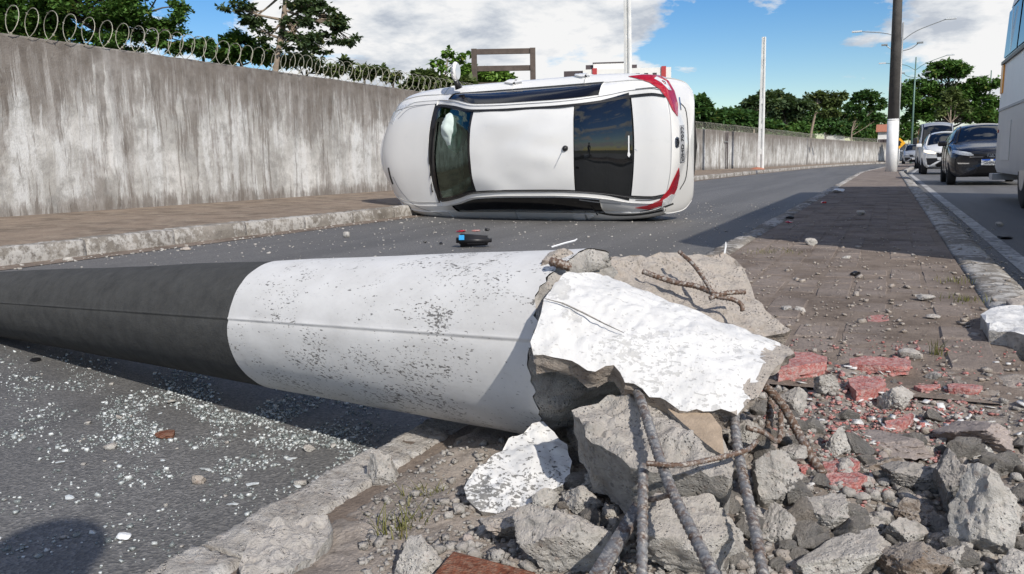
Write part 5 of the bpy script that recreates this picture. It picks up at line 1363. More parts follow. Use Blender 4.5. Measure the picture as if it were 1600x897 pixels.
def hit_pile(px, py):
    r = pix_ray(px, py); t = 0.7
    while t < 6:
        p = r * t + np.array([0, 0, CAM_H])
        if p[2] <= pile_z(p[0], p[1]): return p, t
        t += 0.006
    return ground_at(px, py, 0.0), t

# ------------------------------------------------------------------ rocks
def rock_bm(seed, sub=3, cuts=11, rough=0.10, fine=0.03):
    rs = random.Random(seed); bm = bmesh.new(); bmesh.ops.create_icosphere(bm, subdivisions=sub, radius=1.0)
    planes = []
    for _ in range(cuts + 3):
        n = Vector((rs.gauss(0, 1), rs.gauss(0, 1), rs.gauss(0, 1))).normalized(); planes.append((n, rs.uniform(0.40, 0.78)))
    o = Vector((seed * 3.1, seed * 1.7, seed * .9))
    for v in bm.verts:
        d = v.co.normalized(); r = 1.0
        for n, h in planes:
            c = d.dot(n)
            if c > 1e-3: r = min(r, h / c)
        p = d * r
        f = fbm(p * 1.6 + o, 3, .55); g = fbm(p * 5.0 + o, 4, .62); rid = abs(mnoise.noise(p * 3.1 + o))
        v.co = p * (1 + rough * .6 * f) + d * (fine * g - fine * 1.3 * rid + (fine * .45 * fbm(p * 17.0 + o, 2, .6) if sub >= 4 else 0))
    mn = [min(v.co[i] for v in bm.verts) for i in range(3)]; mx = [max(v.co[i] for v in bm.verts) for i in range(3)]
    for v in bm.verts: v.co = Vector([(v.co[i] - mn[i]) / (mx[i] - mn[i]) - .5 for i in range(3)])
    return bm
CAM3 = Matrix([[CAM_M[i, 0], CAM_M[i, 2], CAM_M[i, 1]] for i in range(3)])   # columns: right, forward, up
def sharp(o, a=38):
    try: o.data.set_sharp_from_angle(angle=math.radians(a))
    except Exception: pass
def rock_px(name, label, cat, px, pyb, w, h, dr, mat, seed, roll=0.0, sub=5, cuts=11, rough=.10, fine=.055, group=None, lift=0.0, sink=0.12, depth=None, mats2=None):
    """rock whose outline is about w x h pixels, its foot at (px, pyb)"""
    if depth is None: foot, dep = hit_pile(px, pyb)
    else: foot, dep = point_at(px, pyb, depth), depth
    k = dep / FPX; sx, sz = w * k, h * k; sy = max(sx, sz) * dr
    bm = rock_bm(seed, sub, cuts, rough, fine)
    rot = Matrix.Rotation(roll, 3, 'Y')
    cy, cz = math.cos(0.30), math.sin(0.30)
    for v in bm.verts:
        q = Vector((v.co.x * sx, v.co.y * sy, v.co.z * sz)); v.co = CAM3 @ (rot @ q)
    o = mk_bm(name, bm, mat if not mats2 else [mat] + mats2, None, True); sharp(o)
    c = foot + CAM_M[:, 2] * sy * .25 + np.array([0, 0, sz * (.5 - sink) + lift]); o.location = tuple(c)
    tag(o, label, cat, group); return o

def fragment(name, label, cat, outline, dfun, thick, mats, seed, bulge=None, rough=.006, back=.02, jag=1.6, group=None, cuts=4, shrink=.93, bare=None):
    """slab-like piece: front face through the outline at the depths dfun gives, real thickness behind"""
    rs = random.Random(seed); pts = []
    n = len(outline)
    for i in range(n):
        a = np.array(outline[i], float); b = np.array(outline[(i + 1) % n], float); L = np.linalg.norm(b - a); m = max(1, int(L / 11))
        for k in range(m):
            p = a + (b - a) * k / m
            if k: p = p + np.array([rs.uniform(-1, 1), rs.uniform(-1, 1)]) * jag
            pts.append(p)
    P = np.array([point_at(p[0], p[1], dfun(p[0], p[1])) for p in pts]); c = P.mean(0)
    u, s_, vt = np.linalg.svd(P - c); nrm = vt[2]; 
    if nrm @ (np.array([0, 0, CAM_H]) - c) < 0: nrm = -nrm
    ax, ay = vt[0], vt[1]
    bm = bmesh.new(); vs = [bm.verts.new(tuple(((p - c) @ ax, (p - c) @ ay, 0))) for p in P]
    f = bm.faces.new(vs); f.normal_update()
    if f.normal.z < 0: f.normal_flip()
    bmesh.ops.triangulate(bm, faces=[f])
    bmesh.ops.beautify_fill(bm, faces=list(bm.faces), edges=[e for e in bm.edges if not e.is_boundary])
    for _ in range(cuts):
        le = [e for e in bm.edges if e.calc_length() > 0.012 and not e.is_boundary]
        if not le: break
        bmesh.ops.subdivide_edges(bm, edges=le, cuts=1)
        bmesh.ops.triangulate(bm, faces=list(bm.faces))
        bmesh.ops.beautify_fill(bm, faces=list(bm.faces), edges=[e for e in bm.edges if not e.is_boundary])
    bm.verts.ensure_lookup_table(); bm.verts.index_update(); bm.normal_update()
    n0 = len(bm.verts); pl = [(v.co.x, v.co.y) for v in bm.verts]; tri = [tuple(v.index for v in f.verts) for f in bm.faces]
    tri = [t if (pl[t[1]][0] - pl[t[0]][0]) * (pl[t[2]][1] - pl[t[0]][1]) - (pl[t[1]][1] - pl[t[0]][1]) * (pl[t[2]][0] - pl[t[0]][0]) > 0 else t[::-1] for t in tri]
    bnd = {}
    for e in bm.edges:
        if e.is_boundary:
            lp = e.link_faces[0]; a, b = e.verts[0].index, e.verts[1].index
            t = [t for t in (tuple(v.index for v in lp.verts),)][0]
            i = t.index(a)
            if t[(i + 1) % 3] != b: a, b = b, a
            bnd[a] = b
    bm.free()
    start = next(iter(bnd)); loop = [start]
    while bnd.get(loop[-1]) is not None and bnd[loop[-1]] != start and len(loop) <= n0: loop.append(bnd[loop[-1]])
    area = sum(pl[loop[i]][0] * pl[loop[(i + 1) % len(loop)]][1] - pl[loop[(i + 1) % len(loop)]][0] * pl[loop[i]][1] for i in range(len(loop)))
    if area < 0: loop = loop[::-1]
    hand = np.cross(ax, ay) @ nrm
    o3 = Vector((seed * 2.3, seed, 0))
    def up(x, y):
        z = rough * (fbm((x * 14 + seed, y * 14, 1), 4, .6)) + rough * .5 * mnoise.noise((x * 70, y * 70, seed))
        if bulge: z -= bulge * (y - 0.0) ** 2
        return z
    V, F, idx = [], [], []
    for (x, y) in pl: V.append(ax * x + ay * y + nrm * up(x, y))
    sgn = 1 if ax @ CAM_M[:, 0] > 0 else -1; xmx = max(sgn * a for a, _ in pl)
    for t in tri:
        F.append(t if hand > 0 else t[::-1]); cx_ = sum(pl[i][0] for i in t) / 3; cy_ = sum(pl[i][1] for i in t) / 3
        idx.append(1 if bare and sgn * cx_ > xmx - bare * (1 + .6 * fbm((cx_ * 40, cy_ * 40, 2), 3)) else 0)
    rings = [loop]; steps = 5
    for k in range(1, steps + 1):
        q = k / steps; row = []
        for i in loop:
            x, y = pl[i]; sc = 1 - (1 - shrink) * q; nz = fbm((x * 16 + seed, y * 16, q * 3), 4, .65)
            g = (1 + .05 * nz) * sc if k else 1
            row.append(len(V)); V.append(ax * x * g + ay * y * g + nrm * (up(x, y) - thick * q * (1 + .30 * nz)))
        rings.append(row)
    m = len(loop)
    for k in range(steps):
        for i in range(m):
            j = (i + 1) % m; q = (rings[k][i], rings[k + 1][i], rings[k + 1][j], rings[k][j]); F.append(q if hand > 0 else q[::-1]); idx.append(1)
    b0 = len(V)
    for (x, y) in pl:
        nz = fbm((x * 9 + seed * 3, y * 9, 4), 4, .6); V.append(ax * x * shrink + ay * y * shrink + nrm * (up(x, y) - thick - back * nz))
    for t in tri:
        q = tuple(b0 + i for i in t); F.append(q[::-1] if hand > 0 else q); idx.append(1)
    for i in range(m):
        j = (i + 1) % m; q = (rings[-1][i], b0 + loop[i], b0 + loop[j], rings[-1][j]); F.append(q if hand > 0 else q[::-1]); idx.append(1)
    o = mk(name, V, F, mats, None, True, idx); o.location = tuple(c); sharp(o, 42); tag(o, label, cat, group)
    return o
def plane_depth(a, b, c):
    A = np.array([[a[0], a[1], 1], [b[0], b[1], 1], [c[0], c[1], 1]], float); k = np.linalg.solve(A, np.array([1 / a[2], 1 / b[2], 1 / c[2]]))
    return lambda x, y: 1.0 / (k[0] * x + k[1] * y + k[2])

slab = fragment('concrete_slab', 'large white-painted slab of pole shell tilted on top of the rubble', 'concrete slab',
    [(954, 406), (929, 411), (889, 422), (867, 442), (850, 464), (846, 483), (832, 509), (838, 521), (868, 528), (898, 536), (923, 550), (963, 552), (982, 572), (1010, 582), (1038, 594), (1070, 612), (1132, 621), (1158, 629), (1188, 612), (1213, 574), (1246, 538), (1235, 522), (1194, 502), (1132, 477), (1076, 458), (1038, 445), (995, 424)],
    plane_depth((954, 406, 1.60), (838, 521, 1.38), (1158, 629, 1.28)), 0.036, [M_slab_white, M_conc_w], 5, bulge=1.9, rough=.0065, back=.008, jag=2.0, cuts=6, bare=.035)
_cd = plane_depth((954, 406, 1.60), (838, 521, 1.38), (1158, 629, 1.28)); _cp = [np.array(point_at(x, y, _cd(x, y) - .0045)) - np.array(slab.location) for x, y in ((850, 466), (880, 474), (910, 488), (945, 506), (975, 520))]
mk('crack', *tube_vf(_cp, [.0006, .0014, .0016, .0012, .0006], 5), M_conc_d, slab)
fragment('concrete_slab', 'tan broken slab of pole shell standing behind the white slab', 'concrete slab',
    [(938, 405), (960, 402), (1010, 403), (1024, 400), (1034, 393), (1070, 398), (1130, 396), (1150, 403), (1161, 421), (1176, 446), (1190, 474), (1206, 491), (1238, 515), (1180, 530), (1100, 500), (1000, 470), (950, 440)],
    plane_depth((938, 405, 1.80), (1150, 403, 1.92), (1180, 530, 1.66)), 0.07, [M_conc_w, M_conc_w], 8, rough=.012, back=.02, jag=2.2, cuts=5)
fragment('concrete_chunk', 'white-painted fragment speckled with chips in front of the pole break', 'concrete chunk',
    [(724, 760), (729, 778), (750, 797), (803, 797), (840, 781), (863, 764), (878, 760), (891, 746), (894, 723), (886, 692), (866, 674), (849, 658), (832, 663), (818, 677), (795, 686), (775, 709), (749, 732)],
    plane_depth((750, 797, 1.40), (849, 658, 1.56), (891, 746, 1.43)), 0.085, [M_frag_white, M_conc], 12, rough=.012, back=.03, jag=2.2, cuts=5)
wedge = fragment('concrete_chunk', 'grey wedge of concrete with a smooth tan cast face under the white slab', 'concrete chunk',
    [(893, 641), (920, 632), (960, 615), (1012, 603), (1035, 607), (1060, 628), (1100, 660), (1134, 690), (1150, 715), (1140, 750), (1110, 742), (1070, 735), (1020, 732), (985, 725), (960, 706), (915, 680)],
    plane_depth((893, 641, 1.36), (1012, 603, 1.40), (1110, 742, 1.20)), 0.10, [M_conc, M_conc], 15, rough=.016, back=.03, jag=2.5, cuts=5)
tf = fragment('cast_face', None, None, [(1022, 606), (1048, 614), (1085, 632), (1112, 648), (1128, 668), (1131, 712), (1105, 695), (1075, 668), (1045, 640)],
    (lambda x, y, f=plane_depth((893, 641, 1.36), (1012, 603, 1.40), (1110, 742, 1.20)): f(x, y) - .016 + .0003 * (1131 - x) * 0), 0.03, [M_tan, M_conc], 16, rough=.002, back=.004, jag=.8, cuts=3)
tf.parent = wedge; tf.location = tuple(Vector(tf.location) - wedge.location)

GR = [ # name, label, px, foot y, w, h, depth ratio, mat, seed, roll
 ('big grey boulder with rebar shadows at the lower left of the heap', 884, 893, 172, 104, .6, M_conc, 31, .12),
 ('large grey boulder between the rebars at the bottom of the heap', 1086, 905, 178, 150, .6, M_conc, 32, -.2),
 ('tall pale boulder at the right edge of the heap', 1558, 868, 122, 160, .6, M_conc_l, 33, .1),
 ('dark leaning chunk left of the tall pale boulder', 1500, 800, 60, 105, .8, M_conc_d, 34, .2),
 ('brown gravelly mortar lump at the bottom edge of the heap', 1440, 918, 118, 78, .8, M_gravelly, 35, 0),
 ('long grey chunk slanting up at the bottom right of the heap', 1325, 902, 150, 62, .55, M_conc_l, 36, -.42),
 ('squarish grey chunk with a tan corner in the middle of the heap', 1298, 842, 88, 78, .8, M_conc, 37, .15),
 ('blocky grey chunk beside the right-hand rebar', 1226, 845, 72, 58, .8, M_conc, 38, .3),
 ('tall shaggy grey chunk between rebar and red bits', 1218, 792, 80, 104, .7, M_conc, 39, -.2),
 ('round pale stone near the broken red pavers', 1406, 642, 54, 44, .8, M_conc_l, 41, 0),
 ('tan-topped dark slab lying flat in the heap', 1394, 752, 104, 46, .8, M_gravelly, 42, .05),
 ('tan stick-like slab propped on the dark rocks', 1480, 750, 72, 30, .5, M_conc_w, 43, -.35),
 ('brown cube-like chunk below the tan-topped slab', 1434, 830, 66, 56, .8, M_gravelly, 44, .1),
 ('bluish grey chunk in front of the brown cube-like chunk', 1420, 858, 76, 52, .8, M_conc, 45, .3),
 ('upright grey stone left of the rusty bar foot', 1312, 712, 40, 54, .8, M_conc_l, 46, .2),
 ('grey lump right of the rusty bar top', 1246, 646, 46, 46, .8, M_conc, 47, 0),
 ('angular grey lump below the left red paver', 1296, 616, 44, 36, .8, M_conc, 48, .2),
 ('dark gritty lump beside the tan-topped slab', 1440, 770, 96, 52, .8, M_conc_d, 49, 0),
 ('grey block wedged beneath the white speckled fragment', 806, 844, 112, 52, .7, M_conc_w, 50, .08),
 ('small grey wedge with a white paint corner beside the speckled fragment', 852, 806, 46, 50, .6, M_conc_l, 51, .5),
 ('grey chunk with reddish stones at the bottom edge left of the brick', 646, 905, 88, 72, .8, M_conc_l, 52, -.25),
 ('pointed grey stone standing on the kerb line left of the pole foot', 597, 762, 54, 62, .7, M_conc, 53, .1),
 ('flat dark slab leaning under the slab end', 932, 770, 70, 34, .8, M_conc, 54, -.1),
 ('dark lump of pole core beneath the wedge', 930, 712, 90, 60, .8, M_conc_d, 55, .1),
 ('low grey lump behind the big left boulder', 912, 800, 66, 46, .8, M_conc, 56, .3),
 ('tan-grey chunk between the two nearest rebars', 1010, 838, 64, 60, .7, M_conc_w, 57, .1),
 ('grey chunk right of the wedge beneath the slab corner', 1168, 706, 56, 56, .7, M_conc, 58, .3),
 ('flat cracked plate of paving lying on the dust, right of the heap', 1400, 712, 130, 30, 1.2, M_crush, 59, .04),
 ('flat dusty plate with dark edge at the far right of the heap', 1540, 702, 110, 44, 1.2, M_crush, 60, -.1),
 ('pebbly grey chunk beneath the right-hand hook bar', 1245, 735, 50, 46, .8, M_conc, 61, .1),
 ('pale angular stone at the bottom right corner', 1592, 905, 60, 50, .8, M_conc_l, 62, 0),
 ('grey stone below the tall pale boulder', 1500, 886, 60, 40, .8, M_conc, 63, .2),
]
for (lab, px, pyb, w, h, dr, mt, sd, rl) in GR:
    rock_px('concrete_chunk', lab, 'concrete chunk', px, pyb, w, h, dr, mt, sd, rl, group=None)
st_ = rock_px('concrete_chunk', 'tan torn lump on the upper edge of the pole break, against the white slab', 'concrete chunk', 876, 433, 86, 52, .8, M_conc_w, 71, .05, depth=1.63)
rock_px('asphalt_lump', 'small black lump beside the pointed stone on the kerb line', 'lump', 575, 762, 34, 26, .9, M_black, 72)

# bricks: red paver pieces
BR = [('thick red paver chunk under the right end of the white slab', [(1213, 562), (1240, 548), (1268, 549), (1292, 562), (1292, 577), (1250, 586), (1216, 594)], 1.92, .05, M_brick),
      ('flat red paver lying alone right of the slab', [(1327, 563), (1340, 557), (1400, 559), (1424, 566), (1421, 584), (1370, 582), (1328, 577)], 1.98, .05, M_brick),
      ('small red paver piece alone on the median paving', [(1354, 497), (1362, 492), (1388, 493), (1389, 505), (1372, 509), (1356, 507)], 2.78, .05, M_brick),
      ('broken red paver with rounded edge below the flat red one', [(1325, 596), (1345, 586), (1375, 590), (1385, 605), (1368, 618), (1338, 626), (1328, 612)], 1.80, .04, M_brick),
      ('red triangular shard of paving at the far right of the heap', [(1497, 676), (1520, 672), (1565, 671), (1540, 684), (1516, 698), (1507, 690)], 1.58, .03, M_brick),
      ('long red sliver in the dust right of the pale stone', [(1428, 606), (1462, 600), (1470, 607), (1440, 614)], 1.83, .025, M_brick),
      ('red lump beside the sliver', [(1480, 600), (1505, 598), (1536, 606), (1530, 616), (1500, 614), (1482, 610)], 1.82, .03, M_brick),
      ('curved red rim of broken paving beside the round pale stone', [(1382, 664), (1402, 660), (1424, 645), (1428, 652), (1410, 670), (1385, 674)], 1.64, .03, M_brick),
      ('red paver fragment deep in the heap below the rusty bar', [(1285, 722), (1330, 716), (1344, 730), (1318, 744), (1290, 742)], 1.47, .04, M_brick),
      ('red paver fragment at the foot of the rusty bar', [(1240, 728), (1270, 720), (1280, 736), (1252, 742)], 1.46, .03, M_brick),
      ('dark red fragment shaded under the tan-topped slab', [(1290, 745), (1340, 736), (1356, 752), (1330, 768), (1296, 764)], 1.43, .04, M_brick),
      ('small red piece near the brown cube-like chunk', [(1398, 798), (1410, 792), (1418, 804), (1404, 816)], 1.26, .03, M_brick)]
for (lab, ol, dep, th_, mt) in BR:
    y0_ = min(p[1] for p in ol); hp_ = max(p[1] for p in ol) - y0_; yb = max(p[1] for p in ol); xm = np.mean([p[0] for p in ol]); foot, t_ = hit_pile(xm, yb); t_ = t_ if t_ < 5.5 else dep
    th_ = min(th_, .45 * hp_ * t_ / FPX * 1.1); zt = foot[2] + th_ * .95; ol = [(p[0], y0_ + (p[1] - y0_) * .62) for p in ol]
    def df(x, y, zt=zt, yb=yb): 
        r = pix_ray(x, y); return (zt - CAM_H) / r[2]
    ymid = min(p[1] for p in ol)
    fragment('red_paver', lab, 'paver', ol, df, th_, [mt, mt], int(xm), rough=.005, back=.006, jag=1.0, cuts=3, shrink=.97, group='broken red pavers')
bk = bevel_box('clay_brick', .13, .07, .04, M_brick_d, .004, None, 2); p_, t_ = hit_pile(752, 925)
bk.location = (p_[0], p_[1] + .01, p_[2] + .004); bk.rotation_euler = (0.06, .10, math.radians(4)); tag(bk, 'dark red clay brick half buried at the bottom edge', 'brick')

# loose lumps: individuals sharing a few shapes
protos = []
for i in range(12):
    bm = rock_bm(100 + i, 3, 9 + i % 4, .10, .05); me = bpy.data.meshes.new('rubble_lump'); bm.normal_update(); bm.to_mesh(me); bm.free()
    me.polygons.foreach_set('use_smooth', [True] * len(me.polygons))
    try: me.set_sharp_from_angle(angle=math.radians(38))
    except Exception: pass
    me.materials.append([M_lump[0], M_lump[1], M_lump[2], M_lump[0], M_lump[3], M_lump[1]][i % 6]); protos.append(me)
r3 = random.Random(77); LUMP = 'loose concrete lumps in the heap'
n_l = 0
while n_l < 290:
    px = r3.uniform(880, 1610); py = r3.uniform(600, 900)
    if px < 1180 and py < 720 and r3.random() < .7: continue
    if px > 1300 and py < 690 and r3.random() < .75: continue
    foot, dep = hit_pile(px, py)
    if dep > 3: continue
    sz = r3.choice([12, 15, 18, 22, 28, 36, 48]) * r3.uniform(.8, 1.25) * (1.0 if py > 700 else .7) / FPX * dep
    o = bpy.data.objects.new('rubble_lump', r3.choice(protos)); COL.objects.link(o); o.location = (foot[0], foot[1], foot[2] + sz * .22)
    o.scale = (sz * r3.uniform(.8, 1.4), sz * r3.uniform(.7, 1.1), sz * r3.uniform(.55, .9)); o.rotation_euler = (r3.uniform(-.6, .6), r3.uniform(-.6, .6), r3.uniform(0, 6.3))
    tone = {0: 'grey', 1: 'dark grey', 2: 'pale', 3: 'tan'}[M_lump.index(o.data.materials[0])]
    szw = 'pebble-sized' if sz < .018 else ('egg-sized' if sz < .032 else 'fist-sized')
    where = ('below the speckled white fragment' if px < 940 else 'between the steel bars' if px < 1185 else 'beside the leaning rusty bar' if px < 1300 and py < 745 else 'near the red pavers' if py < 690 else 'in front of the tall pale boulder' if px > 1480 else 'in the middle right of the heap' if py < 800 else 'near the bottom edge right of the bars')
    tag(o, '%s %s concrete lump %s' % (szw, tone, where), 'concrete lump', LUMP); n_l += 1

def rubble_fines(n, seed):
    rs = np.random.RandomState(seed); bases = []
    for i in range(10):
        bm = rock_bm(500 + i, 2, 7, .08, .05); bm.verts.index_update(); bases.append((np.array([v.co[:] for v in bm.verts]), np.array([[v.index for v in f.verts] for f in bm.faces]))); bm.free()
    V, F, idx = [], [], []; b = 0; m = 0
    while m < n:
        px = rs.uniform(730, 1640); py = rs.uniform(610, 930)
        if px < 880 and py < 760: continue
        if px > 1290 and py < 690 and rs.rand() < .72: continue
        p, d = hit_pile(px, py)
        if d > 3: continue
        s_ = (.007 + .020 * rs.rand() ** 2.2) * (1.0 if py > 690 else .8); v, f = bases[rs.randint(10)]
        a, c_ = rs.uniform(0, 6.28), rs.uniform(-.8, .8); R = np.array(Matrix.Rotation(a, 3, 'Z') @ Matrix.Rotation(c_, 3, 'X'))
        V.append((v * np.array([s_ * rs.uniform(.9, 1.5), s_, s_ * rs.uniform(.6, 1.0)])) @ R.T + p + np.array([0, 0, s_ * .25])); F.append(f + b); b += len(v); idx.append(np.full(len(f), rs.choice([0, 0, 1, 2, 2, 3]))); m += 1
    o = fast_mesh('rubble_fines', np.concatenate(V), np.concatenate(F), [M_conc, M_conc_w, M_conc_l, M_crush], None, np.concatenate(idx)); tag(o, kind='stuff')
rubble_fines(1250, 3)
# ------------------------------------------------------------------ reinforcing bars
def rebar(label, pts, r, mat, ribs=True, group='reinforcing bars in the heap', flat=False):
    P = [point_at(*p) for p in pts]; path = smooth_path(P, 14 if ribs else 6)
    # resample evenly
    path = np.array(path); seg = np.r_[0, np.cumsum(np.linalg.norm(np.diff(path, axis=0), axis=1))]
    step = 0.0015 if ribs else 0.006; n = max(4, int(seg[-1] / step)); tt = np.linspace(0, seg[-1], n)
    path = np.stack([np.interp(tt, seg, path[:, i]) for i in range(3)], 1)
    V, F = tube_vf(path, 1.0, 12); V = np.array(V); k = 12; base = np.repeat(path, k, 0)
    D = V[:len(base)] - base; ang = np.tile(np.arange(k) / k, n); al = np.repeat(tt, k)
    rad = np.full(len(base), r)
    if ribs:
        ph = (al / (r * 1.5) + ang * 1.0) % 1.0
        rad = r * (.95 + .22 * np.exp(-((ph - .5) / .15) ** 2)); lon = np.minimum(np.abs(ang - .25), np.abs(ang - .75)); rad = rad * (1 + .10 * (lon < .04))
    if flat: rad = r * np.where((np.abs(ang - .25) < .13) | (np.abs(ang - .75) < .13), .35, 1.0)
    V = base + D * rad[:, None]; o0 = V.mean(0)
    o = mk('rebar', V - o0, F, mat, None, True); o.location = tuple(o0); tag(o, label, 'rebar', group); return o
rebar('thick ribbed steel bar slanting down from under the slab to the bottom edge', [(983, 575, 1.42), (1000, 622, 1.34), (1026, 702, 1.21), (1050, 768, 1.12), (1085, 838, 1.03), (1116, 900, .96), (1135, 945, .92)], .0074, M_rebar)
rebar('ribbed steel bar standing upright left of the slanting one', [(1005, 728, 1.20), (1004, 800, 1.14), (1003, 897, 1.07), (1002, 960, 1.03)], .0072, M_rebar)
rebar('ribbed steel bar bending down under the right end of the slab', [(1146, 632, 1.35), (1151, 690, 1.27), (1164, 760, 1.18), (1180, 830, 1.10), (1192, 897, 1.03), (1200, 945, .99)], .0074, M_rebar)
rebar('rusty ribbed bar leaning right below the slab corner', [(1196, 604, 1.47), (1222, 632, 1.44), (1250, 682, 1.39), (1272, 720, 1.36), (1286, 740, 1.34)], .0074, M_rebar_r)
rebar('rusty bar standing behind the leaning rusty one', [(1206, 612, 1.50), (1200, 690, 1.44), (1203, 735, 1.40)], .0066, M_rebar_r)
rebar('flat steel bar slanting left at the bottom of the heap', [(1000, 790, 1.24), (968, 842, 1.16), (932, 902, 1.08)], .011, M_rebar, False, flat=True)
rebar('thin curved hoop wire crossing in front of the wedge', [(1010, 724, 1.165), (1060, 727, 1.15), (1110, 718, 1.16), (1165, 704, 1.19), (1182, 690, 1.22)], .0036, M_rebar_r, True)
rebar('short bent rusty hoop end beside the right-hand bar', [(1166, 668, 1.36), (1194, 676, 1.36), (1214, 690, 1.36), (1220, 672, 1.38), (1219, 645, 1.40)], .0045, M_rebar_r, False)
rebar('rusty bar poking up from the tan slab behind', [(1061, 393, 1.76), (1082, 412, 1.73), (1100, 436, 1.70), (1116, 462, 1.67)], .0042, M_rebar_r)
rebar('rusty ribbed bar lying along the tan slab behind the white one', [(1004, 424, 1.74), (1050, 440, 1.72), (1090, 448, 1.70), (1122, 462, 1.67)], .0052, M_rebar_r)
rebar('short rusty bar end pointing right from the tan slab', [(1108, 466, 1.66), (1135, 458, 1.66), (1164, 456, 1.67)], .0045, M_rebar_r)
rebar('bent rusty bar end curling down beside the short one', [(1120, 464, 1.66), (1145, 468, 1.66), (1158, 476, 1.655), (1160, 486, 1.65)], .0042, M_rebar_r)
rebar('stub of rusty bar in the torn lump at the pole break', [(860, 408, 1.575), (880, 414, 1.565), (890, 417, 1.57)], .008, M_rebar_r)
rebar('thin wire tie between the two nearest bars', [(1000, 783, 1.20), (1030, 778, 1.18), (1052, 770, 1.14)], .0040, M_rebar, False)
# ------------------------------------------------------------------ small debris
def crumbs(name, pts, sizes, mat, seed, flat=0.6, kind='stuff', label=None, cat=None, box=False):
    """many tiny irregular pieces in one mesh"""
    rs = np.random.RandomState(seed); n = len(pts); pts = np.array(pts); sizes = np.array(sizes)
    if box: base = np.array([[-1, -1, -1], [1, -1, -1], [1, 1, -1], [-1, 1, -1], [-1, -1, 1], [1, -1, 1], [1, 1, 1], [-1, 1, 1]], float) * .5; tri = np.array([f for q in BOXF for f in ((q[0], q[1], q[2]), (q[0], q[2], q[3]))])
    else:
        bm = bmesh.new(); bmesh.ops.create_icosphere(bm, subdivisions=1, radius=.5); bm.verts.index_update()
        base = np.array([v.co[:] for v in bm.verts]); tri = np.array([[v.index for v in f.verts] for f in bm.faces]); bm.free()
    m = len(base); V = np.repeat(base[None], n, 0) * (1 + rs.uniform(-.38, .30, (n, m, 3)))
    sc = rs.uniform(.65, 1.35, (n, 1, 3)); sc[:, :, 2] *= flat; V = V * sc
    a = rs.uniform(0, 2 * math.pi, n); b = rs.normal(0, .35, n); ca, sa, cb, sb = np.cos(a), np.sin(a), np.cos(b), np.sin(b)
    R = np.zeros((n, 3, 3)); R[:, 0, 0] = ca; R[:, 0, 1] = -sa * cb; R[:, 0, 2] = sa * sb; R[:, 1, 0] = sa; R[:, 1, 1] = ca * cb; R[:, 1, 2] = -ca * sb; R[:, 2, 1] = sb; R[:, 2, 2] = cb
    V = np.einsum('nij,nmj->nmi', R, V) * sizes[:, None, None] + pts[:, None, :]
    F = (tri[None] + (np.arange(n) * m)[:, None, None]).reshape(-1, 3)
    o = fast_mesh(name, V.reshape(-1, 3), F, mat); tag(o, label, cat, None, kind); return o
rs = np.random.RandomState(5)
def surf_z(x, y):
    if -1.03 < x < .6: return pile_z(x, y) if y < 2.6 else 0.121
    if x < -6.0: return .15
    return 0.0
# gravel over the heap, the median and the kerb line
pts, sz = [], []
while len(pts) < 5200:
    px, py = rs.uniform(560, 1650), rs.uniform(585, 930)
    if px < 900 and py < 690: continue
    p, d = hit_pile(px, py) if len(pts) < 3600 else (ground_at(px, py, .1), 2)
    if d > 4: continue
    z = surf_z(p[0], p[1]); s = rs.choice([.003, .005, .007, .010, .014], p=[.38, .30, .2, .08, .04]); pts.append((p[0], p[1], z + s * .25)); sz.append(s)
crumbs('gravel', pts, sz, M_conc, 11, .6, box=True)
pts, sz = [], []
for _ in range(1500):
    y = 2.4 + rs.exponential(1.6); x = rs.uniform(-.98, .60)
    if y > 14: continue
    s = rs.choice([.005, .008, .012, .018, .026], p=[.5, .3, .14, .05, .01]); pts.append((x, y, .122 + s * .1)); sz.append(s)
crumbs('gravel', pts, sz, M_conc_w, 12, .5, box=True)
pts, sz = [], []
for _ in range(1500):        # red dust crumbs
    px, py = rs.normal(1380, 90), rs.normal(640, 60)
    if py < 540 or py > 820 or px < 1180: continue
    p, d = hit_pile(px, py); s = rs.choice([.004, .007, .011], p=[.6, .3, .1]); pts.append((p[0], p[1], surf_z(p[0], p[1]) + s * .25)); sz.append(s)
crumbs('brick_crumbs', pts, sz, M_brick, 13, .6, box=True)
pts, sz = [], []
for _ in range(150):         # paint flakes
    px, py = rs.normal(1400, 110), rs.normal(650, 55)
    if py < 560 or py > 900: continue
    p, d = hit_pile(px, py); s = rs.uniform(.006, .020); pts.append((p[0], p[1], surf_z(p[0], p[1]) + .004)); sz.append(s)
crumbs('paint_flakes', pts, sz, M_slab_white, 14, .15, box=True)
# safety glass on the asphalt, thick under and in front of the pole
pts, sz = [], []; big = []
while len(pts) < 6500:
    if rs.rand() < .82: px = rs.normal(370, 230); py = rs.normal(650 + .06 * (px - 300), 52)
    else: px, py = rs.uniform(-60, 760), rs.uniform(525, 900)
    if px < -60 or px > 740 or py < 520 or py > 905: continue
    if px < 300 and py < 540: continue
    dens = mnoise.noise((px * .012, py * .03, 3)) 
    if rs.rand() > .42 + 2.0 * dens: continue
    p = ground_at(px, py)
    if p[0] > -1.06: continue
    s = rs.choice([.0022, .0034, .005, .0085], p=[.42, .34, .18, .06]) * 1.15
    pts.append((p[0], p[1], s * .32)); sz.append(s)
crumbs('glass_crumbs', pts, sz, M_shard, 15, .65, box=True)
pts, sz = [], []
for _ in range(1500):       # grit over the whole carriageway
    x, y = rs.uniform(-5.9, -1.1), rs.uniform(1.0, 14); s = rs.choice([.006, .009, .014, .022], p=[.5, .3, .15, .05]); pts.append((x, y, s * .25)); sz.append(s)
for _ in range(700):
    y = rs.uniform(2, 20); x = kl(y) + abs(rs.normal(0, .16)); s = rs.choice([.01, .016, .024], p=[.6, .3, .1]); pts.append((x, y, s * .3)); sz.append(s)
